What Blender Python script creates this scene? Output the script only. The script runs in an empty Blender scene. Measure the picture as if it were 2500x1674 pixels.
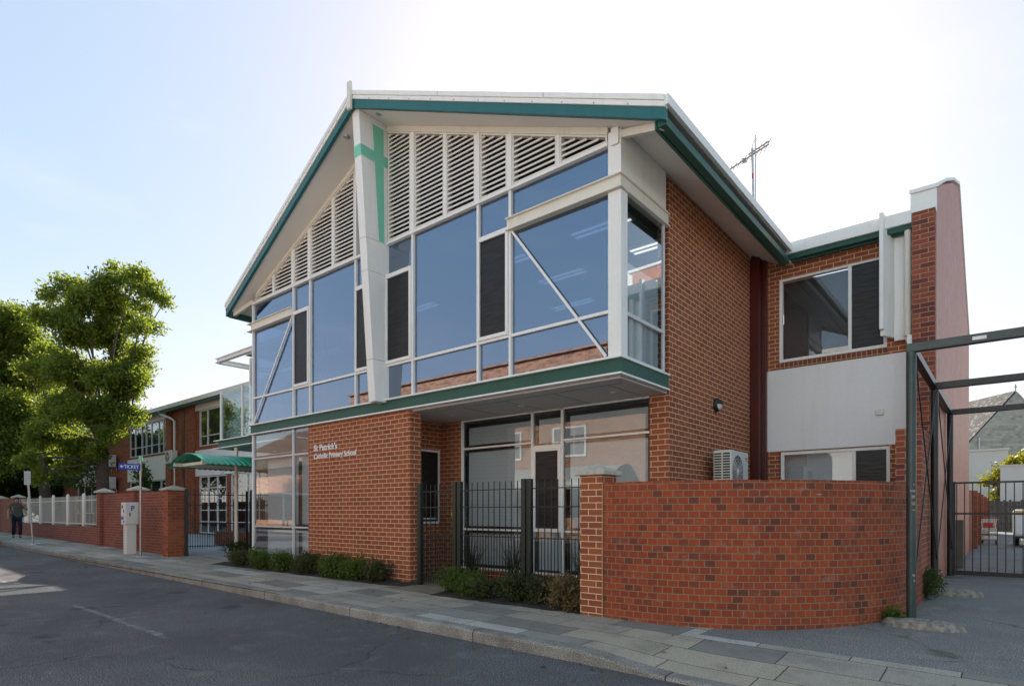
import bpy, bmesh, math, random
import numpy as np
from mathutils import Vector, Matrix, Euler
random.seed(7); rng = np.random.default_rng(11)
R = math.radians
scene = bpy.context.scene
COL = scene.collection

# ------------------------------------------------------------------ camera, sky, sun
EYE = 1.342
cd = bpy.data.cameras.new('camera'); cam = bpy.data.objects.new('camera', cd); COL.objects.link(cam)
cd.sensor_width = 36.0; cd.lens = 36.0*1461.31/2500.0
cd.shift_y = (1248-837)/2500.0; cd.shift_x = 0.0
cd.clip_start = 0.05; cd.clip_end = 3000
cam.location = (0, 0, EYE); cam.rotation_euler = (R(90), 0, R(39.7185))
scene.camera = cam

SUN_AZ = math.atan2(-0.485, 0.897)         # direction towards the sun, measured from +Y to +X
SUN_EL = R(33.5)
w = bpy.data.worlds.new('World'); scene.world = w; w.use_nodes = True
nt = w.node_tree; bg = nt.nodes['Background']
sky = nt.nodes.new('ShaderNodeTexSky'); sky.sky_type = 'NISHITA'; sky.sun_disc = False
sky.sun_elevation = SUN_EL; sky.sun_rotation = SUN_AZ
sky.air_density = 1.0; sky.dust_density = 0.6; sky.ozone_density = 1.3; sky.altitude = 20
# added tone curve, lifts sky fill on the shaded facade: the sky's range is flattened and its blue paled before it lights the scene
hs = nt.nodes.new('ShaderNodeHueSaturation'); hs.inputs['Saturation'].default_value = 1.42; nt.links.new(sky.outputs[0], hs.inputs['Color'])
v1 = nt.nodes.new('ShaderNodeVectorMath'); v1.operation = 'SCALE'; v1.inputs['Scale'].default_value = .382; nt.links.new(hs.outputs[0], v1.inputs[0])
gm = nt.nodes.new('ShaderNodeGamma'); gm.inputs['Gamma'].default_value = .34; nt.links.new(v1.outputs[0], gm.inputs['Color'])
v2 = nt.nodes.new('ShaderNodeVectorMath'); v2.operation = 'MULTIPLY'; v2.inputs[1].default_value = (2.36, 2.15, 2.12); nt.links.new(gm.outputs[0], v2.inputs[0])
tcw = nt.nodes.new('ShaderNodeTexCoord'); mpw = nt.nodes.new('ShaderNodeMapping'); mpw.inputs['Scale'].default_value = (2.2, 2.2, 7.0); nt.links.new(tcw.outputs['Generated'], mpw.inputs[0])
nzw = nt.nodes.new('ShaderNodeTexNoise'); nzw.inputs['Scale'].default_value = 1.7; nzw.inputs['Detail'].default_value = 6; nzw.inputs['Roughness'].default_value = .6; nt.links.new(mpw.outputs[0], nzw.inputs['Vector'])
rpw = nt.nodes.new('ShaderNodeMapRange'); rpw.inputs['From Min'].default_value = .52; rpw.inputs['From Max'].default_value = .8; rpw.inputs['To Max'].default_value = .22; nt.links.new(nzw.outputs['Fac'], rpw.inputs['Value'])
mxw = nt.nodes.new('ShaderNodeMix'); mxw.data_type = 'RGBA'; mxw.inputs[7].default_value = (2.9, 2.9, 2.95, 1); nt.links.new(rpw.outputs[0], mxw.inputs[0]); nt.links.new(v2.outputs[0], mxw.inputs[6])
nt.links.new(mxw.outputs[2], bg.inputs[0]); bg.inputs[1].default_value = 0.12
sd = bpy.data.lights.new('sun', 'SUN'); sd.energy = 3.4; sd.angle = R(0.53); sd.color = (1, .93, .82)
sun = bpy.data.objects.new('sun', sd); COL.objects.link(sun)
sv = Vector((math.sin(SUN_AZ)*math.cos(SUN_EL), math.cos(SUN_AZ)*math.cos(SUN_EL), math.sin(SUN_EL)))
sun.rotation_euler = sv.to_track_quat('Z', 'Y').to_euler(); sun.location = sv*60
scene.view_settings.view_transform = 'Standard'; scene.view_settings.look = 'None'
scene.view_settings.exposure = 1.68; scene.view_settings.gamma = 1.0
scene.cycles.max_bounces = 8; scene.cycles.transparent_max_bounces = 16
try: scene.cycles.use_denoising = True
except Exception: pass

# ------------------------------------------------------------------ materials
class NT:
    def __init__(s, name):
        s.m = bpy.data.materials.new(name); s.m.use_nodes = True; s.t = s.m.node_tree
        s.p = s.t.nodes['Principled BSDF']; s.out = s.t.nodes['Material Output']
    def n(s, typ, **kw):
        x = s.t.nodes.new(typ)
        for k, v in kw.items():
            if k in x.inputs.keys(): x.inputs[k].default_value = v
            else: setattr(x, k, v)
        return x
    def l(s, a, b): s.t.links.new(a, b)
    def ramp(s, fac, stops, interp='LINEAR'):
        r = s.t.nodes.new('ShaderNodeValToRGB'); r.color_ramp.interpolation = interp
        el = r.color_ramp.elements
        while len(el) < len(stops): el.new(0.5)
        for e, (p, c) in zip(el, stops): e.position = p; e.color = (*c, 1) if len(c) == 3 else c
        s.l(fac, r.inputs[0]); return r.outputs[0]
    def mix(s, fac, a, b, typ='MIX'):
        m = s.t.nodes.new('ShaderNodeMix'); m.data_type = 'RGBA'; m.blend_type = typ
        for sock, v in ((m.inputs[0], fac), (m.inputs[6], a), (m.inputs[7], b)):
            if isinstance(v, (int, float)): sock.default_value = v
            elif isinstance(v, tuple): sock.default_value = (*v, 1)
            else: s.l(v, sock)
        return m.outputs[2]
    def math(s, op, a, b=0.0):
        m = s.t.nodes.new('ShaderNodeMath'); m.operation = op
        for sock, v in ((m.inputs[0], a), (m.inputs[1], b)):
            if isinstance(v, (int, float)): sock.default_value = v
            else: s.l(v, sock)
        return m.outputs[0]
    def uv(s): return s.n('ShaderNodeTexCoord').outputs['UV']
    def ob(s): return s.n('ShaderNodeTexCoord').outputs['Object']
    def noise(s, scale, detail=3, vec=None, rough=.5):
        x = s.n('ShaderNodeTexNoise', Scale=scale, Detail=detail, Roughness=rough)
        if vec is not None: s.l(vec, x.inputs['Vector'])
        return x.outputs['Fac']
    def bump(s, h, strength=.3, dist=.01):
        b = s.n('ShaderNodeBump', Strength=strength, Distance=dist); s.l(h, b.inputs['Height'])
        s.l(b.outputs[0], s.p.inputs['Normal'])
    def base(s, c):
        if isinstance(c, tuple): s.p.inputs['Base Color'].default_value = (*c, 1)
        else: s.l(c, s.p.inputs['Base Color'])
    def set(s, rough=.5, metal=0, spec=.5):
        s.p.inputs['Roughness'].default_value = rough; s.p.inputs['Metallic'].default_value = metal
        s.p.inputs['Specular IOR Level'].default_value = spec

def plain(name, c, rough=.5, metal=0, var=.12, scale=6, bump=0.0, spec=.5, dirt=0.0):
    k = NT(name); v = k.ob(); f = k.noise(scale, 4, v)
    lo = tuple(x*(1-var) for x in c); hi = tuple(min(1, x*(1+var)) for x in c)
    col = k.ramp(f, [(.3, lo), (.7, hi)])
    if dirt:
        d = k.noise(1.3, 6, v, .7); d = k.ramp(d, [(.45, (0, 0, 0)), (.8, (1, 1, 1))])
        col = k.mix(k.math('MULTIPLY', d, dirt), col, tuple(x*.45 for x in c))
    k.base(col); k.set(rough, metal, spec)
    if bump: k.bump(k.noise(scale*12, 3, v), bump, .004)
    return k.m

def streaked(name, c, rough, amt, sx=5.0, sz=.35, bump=0.0):
    k = NT(name); v = k.ob(); mp = k.n('ShaderNodeMapping'); mp.inputs['Scale'].default_value = (sx, sx, sz); k.l(v, mp.inputs[0])
    st = k.noise(1.0, 5, mp.outputs[0], .65); pa = k.noise(1.1, 6, v, .7); fi = k.noise(26, 4, v, .6)
    col = k.ramp(fi, [(.3, tuple(x*.95 for x in c)), (.7, c)])
    col = k.mix(k.math('MULTIPLY', k.ramp(st, [(.5, (0, 0, 0)), (.75, (1, 1, 1))]), amt), col, tuple(x*y for x, y in zip(c, (.62, .58, .52))))
    col = k.mix(k.math('MULTIPLY', k.ramp(pa, [(.5, (0, 0, 0)), (.7, (1, 1, 1))]), amt*.8), col, tuple(x*y for x, y in zip(c, (.80, .79, .77))))
    k.base(col); k.set(rough, 0, .25)
    if bump: k.bump(fi, bump, .004)
    return k.m

def brick(name, tones, mortar, bw=.24, rh=.086, ms=.0055, offset=.5, wear=.2, rough=.72, bump=.6, stain=None, bloom=0.0):
    k = NT(name); uv = k.uv()
    b = k.n('ShaderNodeTexBrick', offset=offset, offset_frequency=2, squash=1.0, squash_frequency=2)
    for kk, vv in {'Scale': 1.0, 'Mortar Size': ms, 'Mortar Smooth': .15, 'Bias': 0.0, 'Brick Width': bw, 'Row Height': rh}.items(): b.inputs[kk].default_value = vv
    b.inputs['Color1'].default_value = (0, 0, 0, 1); b.inputs['Color2'].default_value = (1, 1, 1, 1); b.inputs['Mortar'].default_value = (.5, .5, .5, 1)
    wob = k.n('ShaderNodeTexNoise', Scale=9.0, Detail=2.0); k.l(uv, wob.inputs['Vector'])
    wv = k.n('ShaderNodeVectorMath', operation='SCALE'); k.l(wob.outputs['Color'], wv.inputs[0]); wv.inputs['Scale'].default_value = .006
    ad = k.n('ShaderNodeVectorMath', operation='ADD'); k.l(uv, ad.inputs[0]); k.l(wv.outputs[0], ad.inputs[1])
    k.l(ad.outputs[0], b.inputs['Vector'])
    n = len(tones); col = k.ramp(b.outputs['Color'], [((i)/n if i else 0.0, t) for i, t in enumerate(tones)], 'CONSTANT')
    nz = k.noise(35, 5, uv, .65)
    col = k.mix(k.math('MULTIPLY', k.ramp(nz, [(.35, (0, 0, 0)), (.75, (1, 1, 1))]), wear), col, tuple(min(1, x*.45) for x in tones[0]))
    big = k.noise(.7, 5, uv, .6)
    col = k.mix(k.math('MULTIPLY', k.ramp(big, [(.4, (0, 0, 0)), (.7, (1, 1, 1))]), .22), col, tuple(min(1, x*1.45) for x in tones[0]))
    mc = k.mix(k.noise(14, 4, uv), tuple(x*.75 for x in mortar), tuple(min(1, x*1.15) for x in mortar))
    fac = b.outputs['Fac']
    col = k.mix(fac, col, mc)
    if stain:
        st = k.noise(stain[1], 6, uv, .7); col = k.mix(k.math('MULTIPLY', k.ramp(st, [(.5, (0, 0, 0)), (.72, (1, 1, 1))]), stain[2]), col, stain[0])
    if bloom:
        mpb = k.n('ShaderNodeMapping'); mpb.inputs['Scale'].default_value = (1.3, 2.6, 1); k.l(uv, mpb.inputs[0])
        bn = k.noise(2.3, 7, mpb.outputs[0], .75); col = k.mix(k.math('MULTIPLY', k.ramp(bn, [(.56, (0, 0, 0)), (.74, (1, 1, 1))]), bloom), col, (.50, .38, .31))
        sc_ = k.n('ShaderNodeMapping'); sc_.inputs['Scale'].default_value = (1.2, 9, 1); sc_.inputs['Rotation'].default_value = (0, 0, .25); k.l(uv, sc_.inputs[0])
        sn = k.noise(2.2, 3, sc_.outputs[0], .5); col = k.mix(k.ramp(sn, [(.735, (0, 0, 0)), (.76, (.8, .8, .8))]), col, (.6, .55, .5))
    k.base(col); k.set(rough, 0, .1)
    h = k.math('SUBTRACT', k.math('MULTIPLY', nz, .35), fac)
    k.bump(h, bump, .006)
    return k.m

M = {}
M['brick'] = brick('dark_red_brick', [(.31, .096, .047), (.275, .082, .043), (.335, .106, .051), (.29, .09, .053), (.25, .076, .04), (.315, .10, .054)], (.74, .54, .33), ms=.0062, wear=.22)
M['brick_side'] = M['brick']
M['brick_header'] = brick('orange_header_brick', [(.34, .070, .030), (.28, .058, .028), (.32, .064, .028), (.24, .054, .03), (.37, .078, .032), (.25, .055, .032), (.30, .06, .028), (.33, .066, .028), (.14, .045, .032), (.27, .056, .027), (.35, .072, .032)], (.26, .19, .12), bw=.125, rh=.0845, ms=.0065, wear=.4, bump=.9, stain=((.12, .05, .035), 1.7, .5), bloom=.32)
M['brick_old'] = brick('weathered_red_brick', [(.25, .078, .052), (.22, .068, .05), (.19, .064, .05), (.27, .086, .056)], (.40, .24, .17), ms=.006, wear=.3, stain=((.12, .06, .05), .8, .3))
M['brick_wing'] = brick('brown_red_brick', [(.31, .095, .05), (.26, .08, .045), (.34, .11, .058), (.21, .068, .042)], (.30, .17, .10), ms=.006, wear=.3)
M['brick_pier'] = brick('mixed_orange_brick', [(.30, .085, .05), (.24, .07, .045), (.15, .05, .045), (.28, .08, .05), (.32, .095, .055)], (.42, .30, .2), ms=.006, wear=.3)
M['brick_party'] = brick('sheen_pink_brick', [(.46, .185, .125), (.42, .165, .115), (.49, .20, .135), (.44, .17, .115)], (.50, .24, .165), ms=.005, wear=.25, rough=.45, bump=.25, stain=((.56, .32, .27), 1.1, .4))  # pale pink base colour paints in the grazing sky sheen on this wall
M['soldier'] = brick('brick_on_edge', [(.185, .062, .042), (.165, .055, .04), (.205, .07, .046)], (.60, .40, .2), bw=.086, rh=.24, ms=.006, offset=0)
M['brick_opp'] = brick('pale_worn_brick', [(.46, .22, .13), (.38, .17, .10), (.52, .28, .17), (.30, .13, .085), (.48, .25, .16)], (.5, .4, .3), wear=.4)
M['stone'] = brick('grey_limestone', [(.42, .40, .34), (.36, .34, .29), (.48, .46, .40), (.30, .285, .25), (.44, .42, .37)], (.38, .36, .31), bw=.55, rh=.3, ms=.03, wear=.4)
M['pavers'] = brick('yellow_brick_pavers', [(.26, .22, .15), (.23, .19, .13), (.28, .24, .17)], (.16, .13, .09), bw=.2, rh=.1, ms=.005)
M['roof_tile'] = brick('dark_roof_slate', [(.09, .075, .07), (.12, .10, .09), (.07, .06, .06), (.16, .14, .13), (.3, .28, .26)], (.04, .035, .035), bw=.4, rh=.3, ms=.03, rough=.85, bump=.5)
M['clay_tile'] = brick('brown_clay_tile', [(.2, .12, .09), (.16, .1, .08), (.23, .15, .11)], (.06, .04, .03), bw=.3, rh=.3, ms=.025, bump=1)

M['white'] = streaked('white_paint', (.85, .84, .81), 0.42, 0.22, 7.0, .8)
M['cream'] = streaked('cream_paint', (.76, .72, .63), 0.5, 0.28, 7.0, .8)
M['louvre'] = plain('cream_louvre', (.72, .69, .63), .45, var=.03)
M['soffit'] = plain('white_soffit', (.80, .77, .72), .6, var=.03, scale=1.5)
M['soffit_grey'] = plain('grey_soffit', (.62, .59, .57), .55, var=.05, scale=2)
M['render'] = streaked('white_render', (.80, .79, .785), .85, .16, 4.0, .3, .35)
M['green'] = streaked('bottle_green_paint', (.032, .105, .082), 0.4, 0.4, 7.0, .8)
M['teal'] = streaked('teal_green_paint', (.036, .15, .155), 0.38, 0.3, 7.0, .8)
M['mint'] = plain('mint_green_paint', (.20, .58, .43), .45, var=.03)
M['alum'] = plain('white_aluminium', (.62, .62, .62), .35, .2, var=.04)
M['black'] = plain('matt_black', (.012, .012, .013), .55, var=.2)
M['fence'] = plain('dark_green_fence_paint', (.012, .020, .015), .4, var=.3, scale=20)
M['frame_green'] = plain('weathered_green_steel', (.028, .05, .048), .38, var=.25, scale=8, dirt=.3)
M['frame_black'] = plain('black_steel', (.010, .011, .012), .4, var=.3, scale=10)
M['maroon'] = plain('maroon_paint', (.075, .012, .010), .3, var=.15, scale=2)
M['concrete'] = plain('rough_concrete', (.27, .245, .20), .9, var=.5, scale=16, bump=1.0, dirt=.4)
M['cap'] = plain('cast_concrete_cap', (.48, .44, .36), .85, var=.15, scale=12, bump=.4, dirt=.3)
M['joint'] = plain('ochre_sealant', (.42, .30, .15), .8, var=.1)
M['steel'] = plain('galvanised_steel', (.45, .46, .46), .4, .7, var=.12, scale=15)
M['plastic'] = plain('ivory_plastic', (.66, .65, .60), .45, var=.03, dirt=.1)
M['grille'] = plain('dark_grille', (.03, .03, .03), .6, var=.3)
M['fan'] = plain('grey_fan', (.22, .21, .20), .5, var=.2)
M['blue_sign'] = plain('blue_sign_enamel', (.02, .08, .48), .35, var=.05)
M['sign_white'] = plain('white_enamel', (.8, .8, .8), .35, var=.02)
M['yellow'] = plain('yellow_sign', (.62, .36, .02), .4, var=.05)
M['red'] = plain('red_lacquer', (.45, .02, .02), .35, var=.05)
M['interior'] = plain('interior_grey', (.20, .20, .21), .8, var=.06)
M['interior_dark'] = plain('interior_dark', (.05, .05, .055), .8, var=.1)
M['blind'] = plain('roller_blind', (.47, .50, .53), .75, var=.04, scale=30)
M['soil'] = plain('dark_soil', (.03, .024, .018), .95, var=.5, scale=18, bump=1)
M['bark'] = plain('tree_bark', (.075, .055, .04), .95, var=.4, scale=14, bump=1)
M['rubber'] = plain('black_rubber', (.012, .012, .012), .8, var=.2)
M['chrome'] = plain('chrome', (.6, .6, .6), .15, .9, var=.03)
M['car_white'] = plain('white_car_paint', (.7, .7, .7), .2, var=.02)
M['car_dark'] = plain('dark_car_paint', (.03, .03, .035), .2, var=.05)
M['skin'] = plain('skin', (.38, .2, .14), .5, var=.08, scale=14)
M['shirt'] = plain('olive_shirt', (.075, .08, .06), .9, var=.15, scale=20)
M['jeans'] = plain('navy_trousers', (.012, .014, .035), .9, var=.2, scale=20)
M['hair'] = plain('dark_hair', (.012, .009, .007), .6, var=.3, scale=40)
M['timber'] = plain('grey_timber', (.09, .075, .06), .9, var=.35, scale=5, bump=.4)
M['wall_white'] = plain('far_white_wall', (.62, .60, .55), .8, var=.05, scale=.8, dirt=.08)
M['wood_dark'] = plain('worn_board', (.13, .12, .09), .8, var=.2, scale=6)

def emis(name, c, s):
    k = NT(name); k.base((0.8, 0.8, 0.8)); k.p.inputs['Emission Color'].default_value = (*c, 1); k.p.inputs['Emission Strength'].default_value = s; return k.m
M['tube'] = emis('fluorescent_tube', (1, .97, .9), .4)

def glass(name, refl, tint, trans, f0, f1, rough=0.0, wave=0.0):
    k = NT(name)
    g = k.n('ShaderNodeBsdfGlossy'); g.inputs['Color'].default_value = (*refl, 1); g.inputs['Roughness'].default_value = rough
    t = k.n('ShaderNodeBsdfTransparent'); t.inputs['Color'].default_value = (*[a*trans for a in tint], 1)
    lw = k.n('ShaderNodeLayerWeight', Blend=.5); fp = k.math('POWER', lw.outputs['Facing'], 3.0)
    mr = k.n('ShaderNodeMapRange'); k.l(fp, mr.inputs['Value']); mr.inputs['To Min'].default_value = f0; mr.inputs['To Max'].default_value = f1
    if wave:
        nz = k.noise(.8, 1, k.ob()); b = k.n('ShaderNodeBump', Strength=wave, Distance=.02); k.l(nz, b.inputs['Height']); k.l(b.outputs[0], g.inputs['Normal'])
    mx = k.n('ShaderNodeMixShader'); k.l(mr.outputs[0], mx.inputs[0]); k.l(t.outputs[0], mx.inputs[1]); k.l(g.outputs[0], mx.inputs[2])
    k.l(mx.outputs[0], k.out.inputs['Surface']); return k.m
M['glass'] = glass('blue_tinted_glass', (.57, .65, .79), (.55, .68, .9), .6, .40, .85, 0, .035)
M['glass_clear'] = glass('clear_glass', (.92, .95, 1), (.95, .98, .98), .98, .07, .75, 0, .02)
M['glass_rail'] = glass('balustrade_glass', (.95, .97, 1), (.9, .97, .96), .95, .10, .7)

def screen(name):
    k = NT(name); v = k.ob(); mp = k.n('ShaderNodeMapping'); mp.inputs['Scale'].default_value = (2.2, 2.2, 14); k.l(v, mp.inputs[0])
    nz = k.noise(1.6, 2, mp.outputs[0]); k.base(k.ramp(nz, [(.35, (.010, .010, .011)), (.65, (.022, .022, .024))])); k.set(.42, 0, .35); k.bump(nz, .5, .02); return k.m
M['screen'] = screen('black_mesh_screen')

def asphalt(name, lo, hi, blotch=.5, sc=1.0):
    k = NT(name); uv = k.uv()
    a = k.noise(75*sc, 4, uv, .75); s2 = k.noise(60*sc, 2, uv)
    big = k.noise(.45, 6, uv, .65); mid = k.noise(3, 5, uv, .6)
    c = k.ramp(a, [(.36, tuple(x*.28 for x in lo)), (.49, lo), (.58, hi), (.67, tuple(min(1, x*3.0) for x in hi))])
    c = k.mix(k.math('MULTIPLY', k.ramp(big, [(.42, (0, 0, 0)), (.62, (1, 1, 1))]), blotch), c, tuple(x*.62 for x in lo))
    c = k.mix(k.math('MULTIPLY', k.ramp(mid, [(.55, (0, 0, 0)), (.75, (1, 1, 1))]), .35), c, tuple(x*1.3 for x in hi))
    vo = k.n('ShaderNodeTexVoronoi', Scale=.85, Randomness=1.0); k.l(uv, vo.inputs['Vector'])
    st = k.ramp(k.math('ADD', vo.outputs['Distance'], k.math('MULTIPLY', k.noise(6, 4, uv), .22)), [(.235, (1, 1, 1)), (.275, (0, 0, 0))])
    c = k.mix(k.math('MULTIPLY', st, .55), c, tuple(x*.4 for x in lo))
    ve = k.n('ShaderNodeTexVoronoi', Scale=.42, Randomness=1.0); ve.feature = 'DISTANCE_TO_EDGE'
    wv = k.n('ShaderNodeTexNoise', Scale=2.5, Detail=4.0); k.l(uv, wv.inputs['Vector']); wm = k.n('ShaderNodeVectorMath', operation='SCALE'); wm.inputs['Scale'].default_value = .35; k.l(wv.outputs['Color'], wm.inputs[0]); wa = k.n('ShaderNodeVectorMath', operation='ADD'); k.l(uv, wa.inputs[0]); k.l(wm.outputs[0], wa.inputs[1]); k.l(wa.outputs[0], ve.inputs['Vector'])
    ck = k.ramp(ve.outputs['Distance'], [(.0022, (1, 1, 1)), (.006, (0, 0, 0))]); ck = k.math('MULTIPLY', ck, k.ramp(k.noise(.5, 2, uv), [(.52, (0, 0, 0)), (.58, (.7, .7, .7))]))
    c = k.mix(ck, c, tuple(x*.3 for x in lo))
    k.base(c); k.set(.9, 0, .12); k.bump(k.math('ADD', a, k.math('MULTIPLY', s2, .7)), .55, .006); return k.m
M['road'] = asphalt('road_asphalt', (.104, .098, .098), (.195, .184, .186))
M['lane'] = asphalt('lane_asphalt', (.19, .18, .168), (.30, .285, .265), .3)

def slabs(name):
    k = NT(name); uv = k.uv()
    b = k.n('ShaderNodeTexBrick', offset=.37, offset_frequency=2, squash=1.35, squash_frequency=3)
    for kk, vv in {'Scale': 1.0, 'Mortar Size': .006, 'Mortar Smooth': .2, 'Bias': 0.0, 'Brick Width': .86, 'Row Height': .46}.items(): b.inputs[kk].default_value = vv
    b.inputs['Color1'].default_value = (0, 0, 0, 1); b.inputs['Color2'].default_value = (1, 1, 1, 1); b.inputs['Mortar'].default_value = (.5, .5, .5, 1)
    k.l(uv, b.inputs['Vector'])
    tones = [(.50, .42, .31), (.43, .38, .31), (.57, .52, .45), (.52, .44, .32), (.27, .245, .215), (.46, .40, .31), (.60, .56, .50), (.35, .32, .28), (.54, .46, .34), (.49, .43, .35)]
    col = k.ramp(b.outputs['Color'], [(i/len(tones), t) for i, t in enumerate(tones)], 'CONSTANT')
    g = k.noise(70, 4, uv, .75); col = k.mix(k.ramp(g, [(.42, (0, 0, 0)), (.58, (.75, .75, .75))]), col, (.19, .18, .165), 'MIX')
    bl = k.noise(1.8, 6, uv, .7); col = k.mix(k.math('MULTIPLY', k.ramp(bl, [(.48, (0, 0, 0)), (.72, (1, 1, 1))]), .5), col, (.085, .082, .08))
    col = k.mix(b.outputs['Fac'], col, (.05, .047, .042))
    k.base(col); k.set(.9, 0, .12); k.bump(k.math('SUBTRACT', k.math('MULTIPLY', g, .3), b.outputs['Fac']), .6, .006); return k.m
M['slabs'] = slabs('footpath_slabs')

def kerbmat():
    k = NT('kerb_concrete'); uv = k.uv()
    b = k.n('ShaderNodeTexBrick', offset=0.0); 
    for kk, vv in {'Scale': 1.0, 'Mortar Size': .008, 'Mortar Smooth': .3, 'Bias': 0.0, 'Brick Width': 2.4, 'Row Height': 50.0}.items(): b.inputs[kk].default_value = vv
    b.inputs['Color1'].default_value = (.8, .8, .8, 1); b.inputs['Color2'].default_value = (1, 1, 1, 1); b.inputs['Mortar'].default_value = (.12, .12, .12, 1)
    k.l(uv, b.inputs['Vector'])
    g = k.noise(70, 5, uv, .75); s = k.noise(2.2, 6, uv, .7)
    c = k.ramp(g, [(.38, (.12, .113, .10)), (.52, (.36, .345, .31)), (.64, (.56, .54, .50))])
    c = k.mix(k.math('MULTIPLY', k.ramp(s, [(.4, (0, 0, 0)), (.66, (1, 1, 1))]), .6), c, (.12, .105, .085))
    c = k.mix(1.0, c, b.outputs['Color'], 'MULTIPLY'); k.base(c); k.set(.9, 0, .12); k.bump(g, .8, .006); return k.m
M['kerb'] = kerbmat()
def linemat():
    k = NT('worn_white_line'); uv = k.uv(); g = k.noise(40, 5, uv, .7); s = k.noise(5, 4, uv)
    k.base((.30, .30, .30)); k.set(.9)
    al = k.ramp(k.math('ADD', k.math('MULTIPLY', g, .7), k.math('MULTIPLY', s, .5)), [(.52, (0, 0, 0)), (.66, (.75, .75, .75))]); k.l(al, k.p.inputs['Alpha']); return k.m
M['line'] = linemat()
M['far_ground'] = plain('far_ground', (.12, .11, .09), .95, var=.2, scale=.3)
M['courtyard'] = plain('pale_paving', (.36, .36, .37), .8, var=.12, scale=1.5)

def leafmat(name, a, b, tr):
    k = NT(name); oi = k.n('ShaderNodeAttribute', attribute_name='tone'); oi.attribute_type = 'GEOMETRY'
    col = k.ramp(oi.outputs['Fac'], [(0, a), (1, b)])
    d = k.p; k.base(col); k.set(.5, 0, .35)
    t = k.n('ShaderNodeBsdfTranslucent'); tc = k.mix(.5, col, tr); k.l(tc, t.inputs['Color'])
    mx = k.n('ShaderNodeMixShader'); mx.inputs[0].default_value = .52
    k.l(d.outputs[0], mx.inputs[1]); k.l(t.outputs[0], mx.inputs[2]); k.l(mx.outputs[0], k.out.inputs['Surface']); return k.m
M['leaf'] = leafmat('tree_leaf', (.042, .088, .018), (.17, .22, .032), (.50, .56, .04))
M['leaf_dark'] = leafmat('dark_leaf', (.022, .045, .012), (.05, .085, .016), (.14, .2, .02))
M['leaf_shrub'] = leafmat('shrub_leaf', (.045, .085, .016), (.12, .19, .03), (.2, .26, .03))
M['leaf_dull'] = leafmat('dull_shrub_leaf', (.05, .065, .022), (.10, .105, .04), (.14, .15, .03))
M['leaf_brown'] = leafmat('brown_shrub_leaf', (.13, .09, .04), (.26, .2, .10), (.3, .22, .08))
M['leaf_yellow'] = leafmat('yellow_leaf', (.10, .12, .014), (.30, .27, .02), (.45, .4, .02))
M['strap'] = leafmat('strap_leaf', (.018, .03, .014), (.045, .06, .022), (.06, .1, .03))
def corrug(name, c):
    return plain(name, c, .35, 0, var=.06, scale=2, dirt=.1)
M['awning'] = corrug('green_corrugated_sheet', (.025, .33, .19))
M['awning_opp'] = corrug('grey_corrugated_sheet', (.38, .39, .36))

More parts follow.
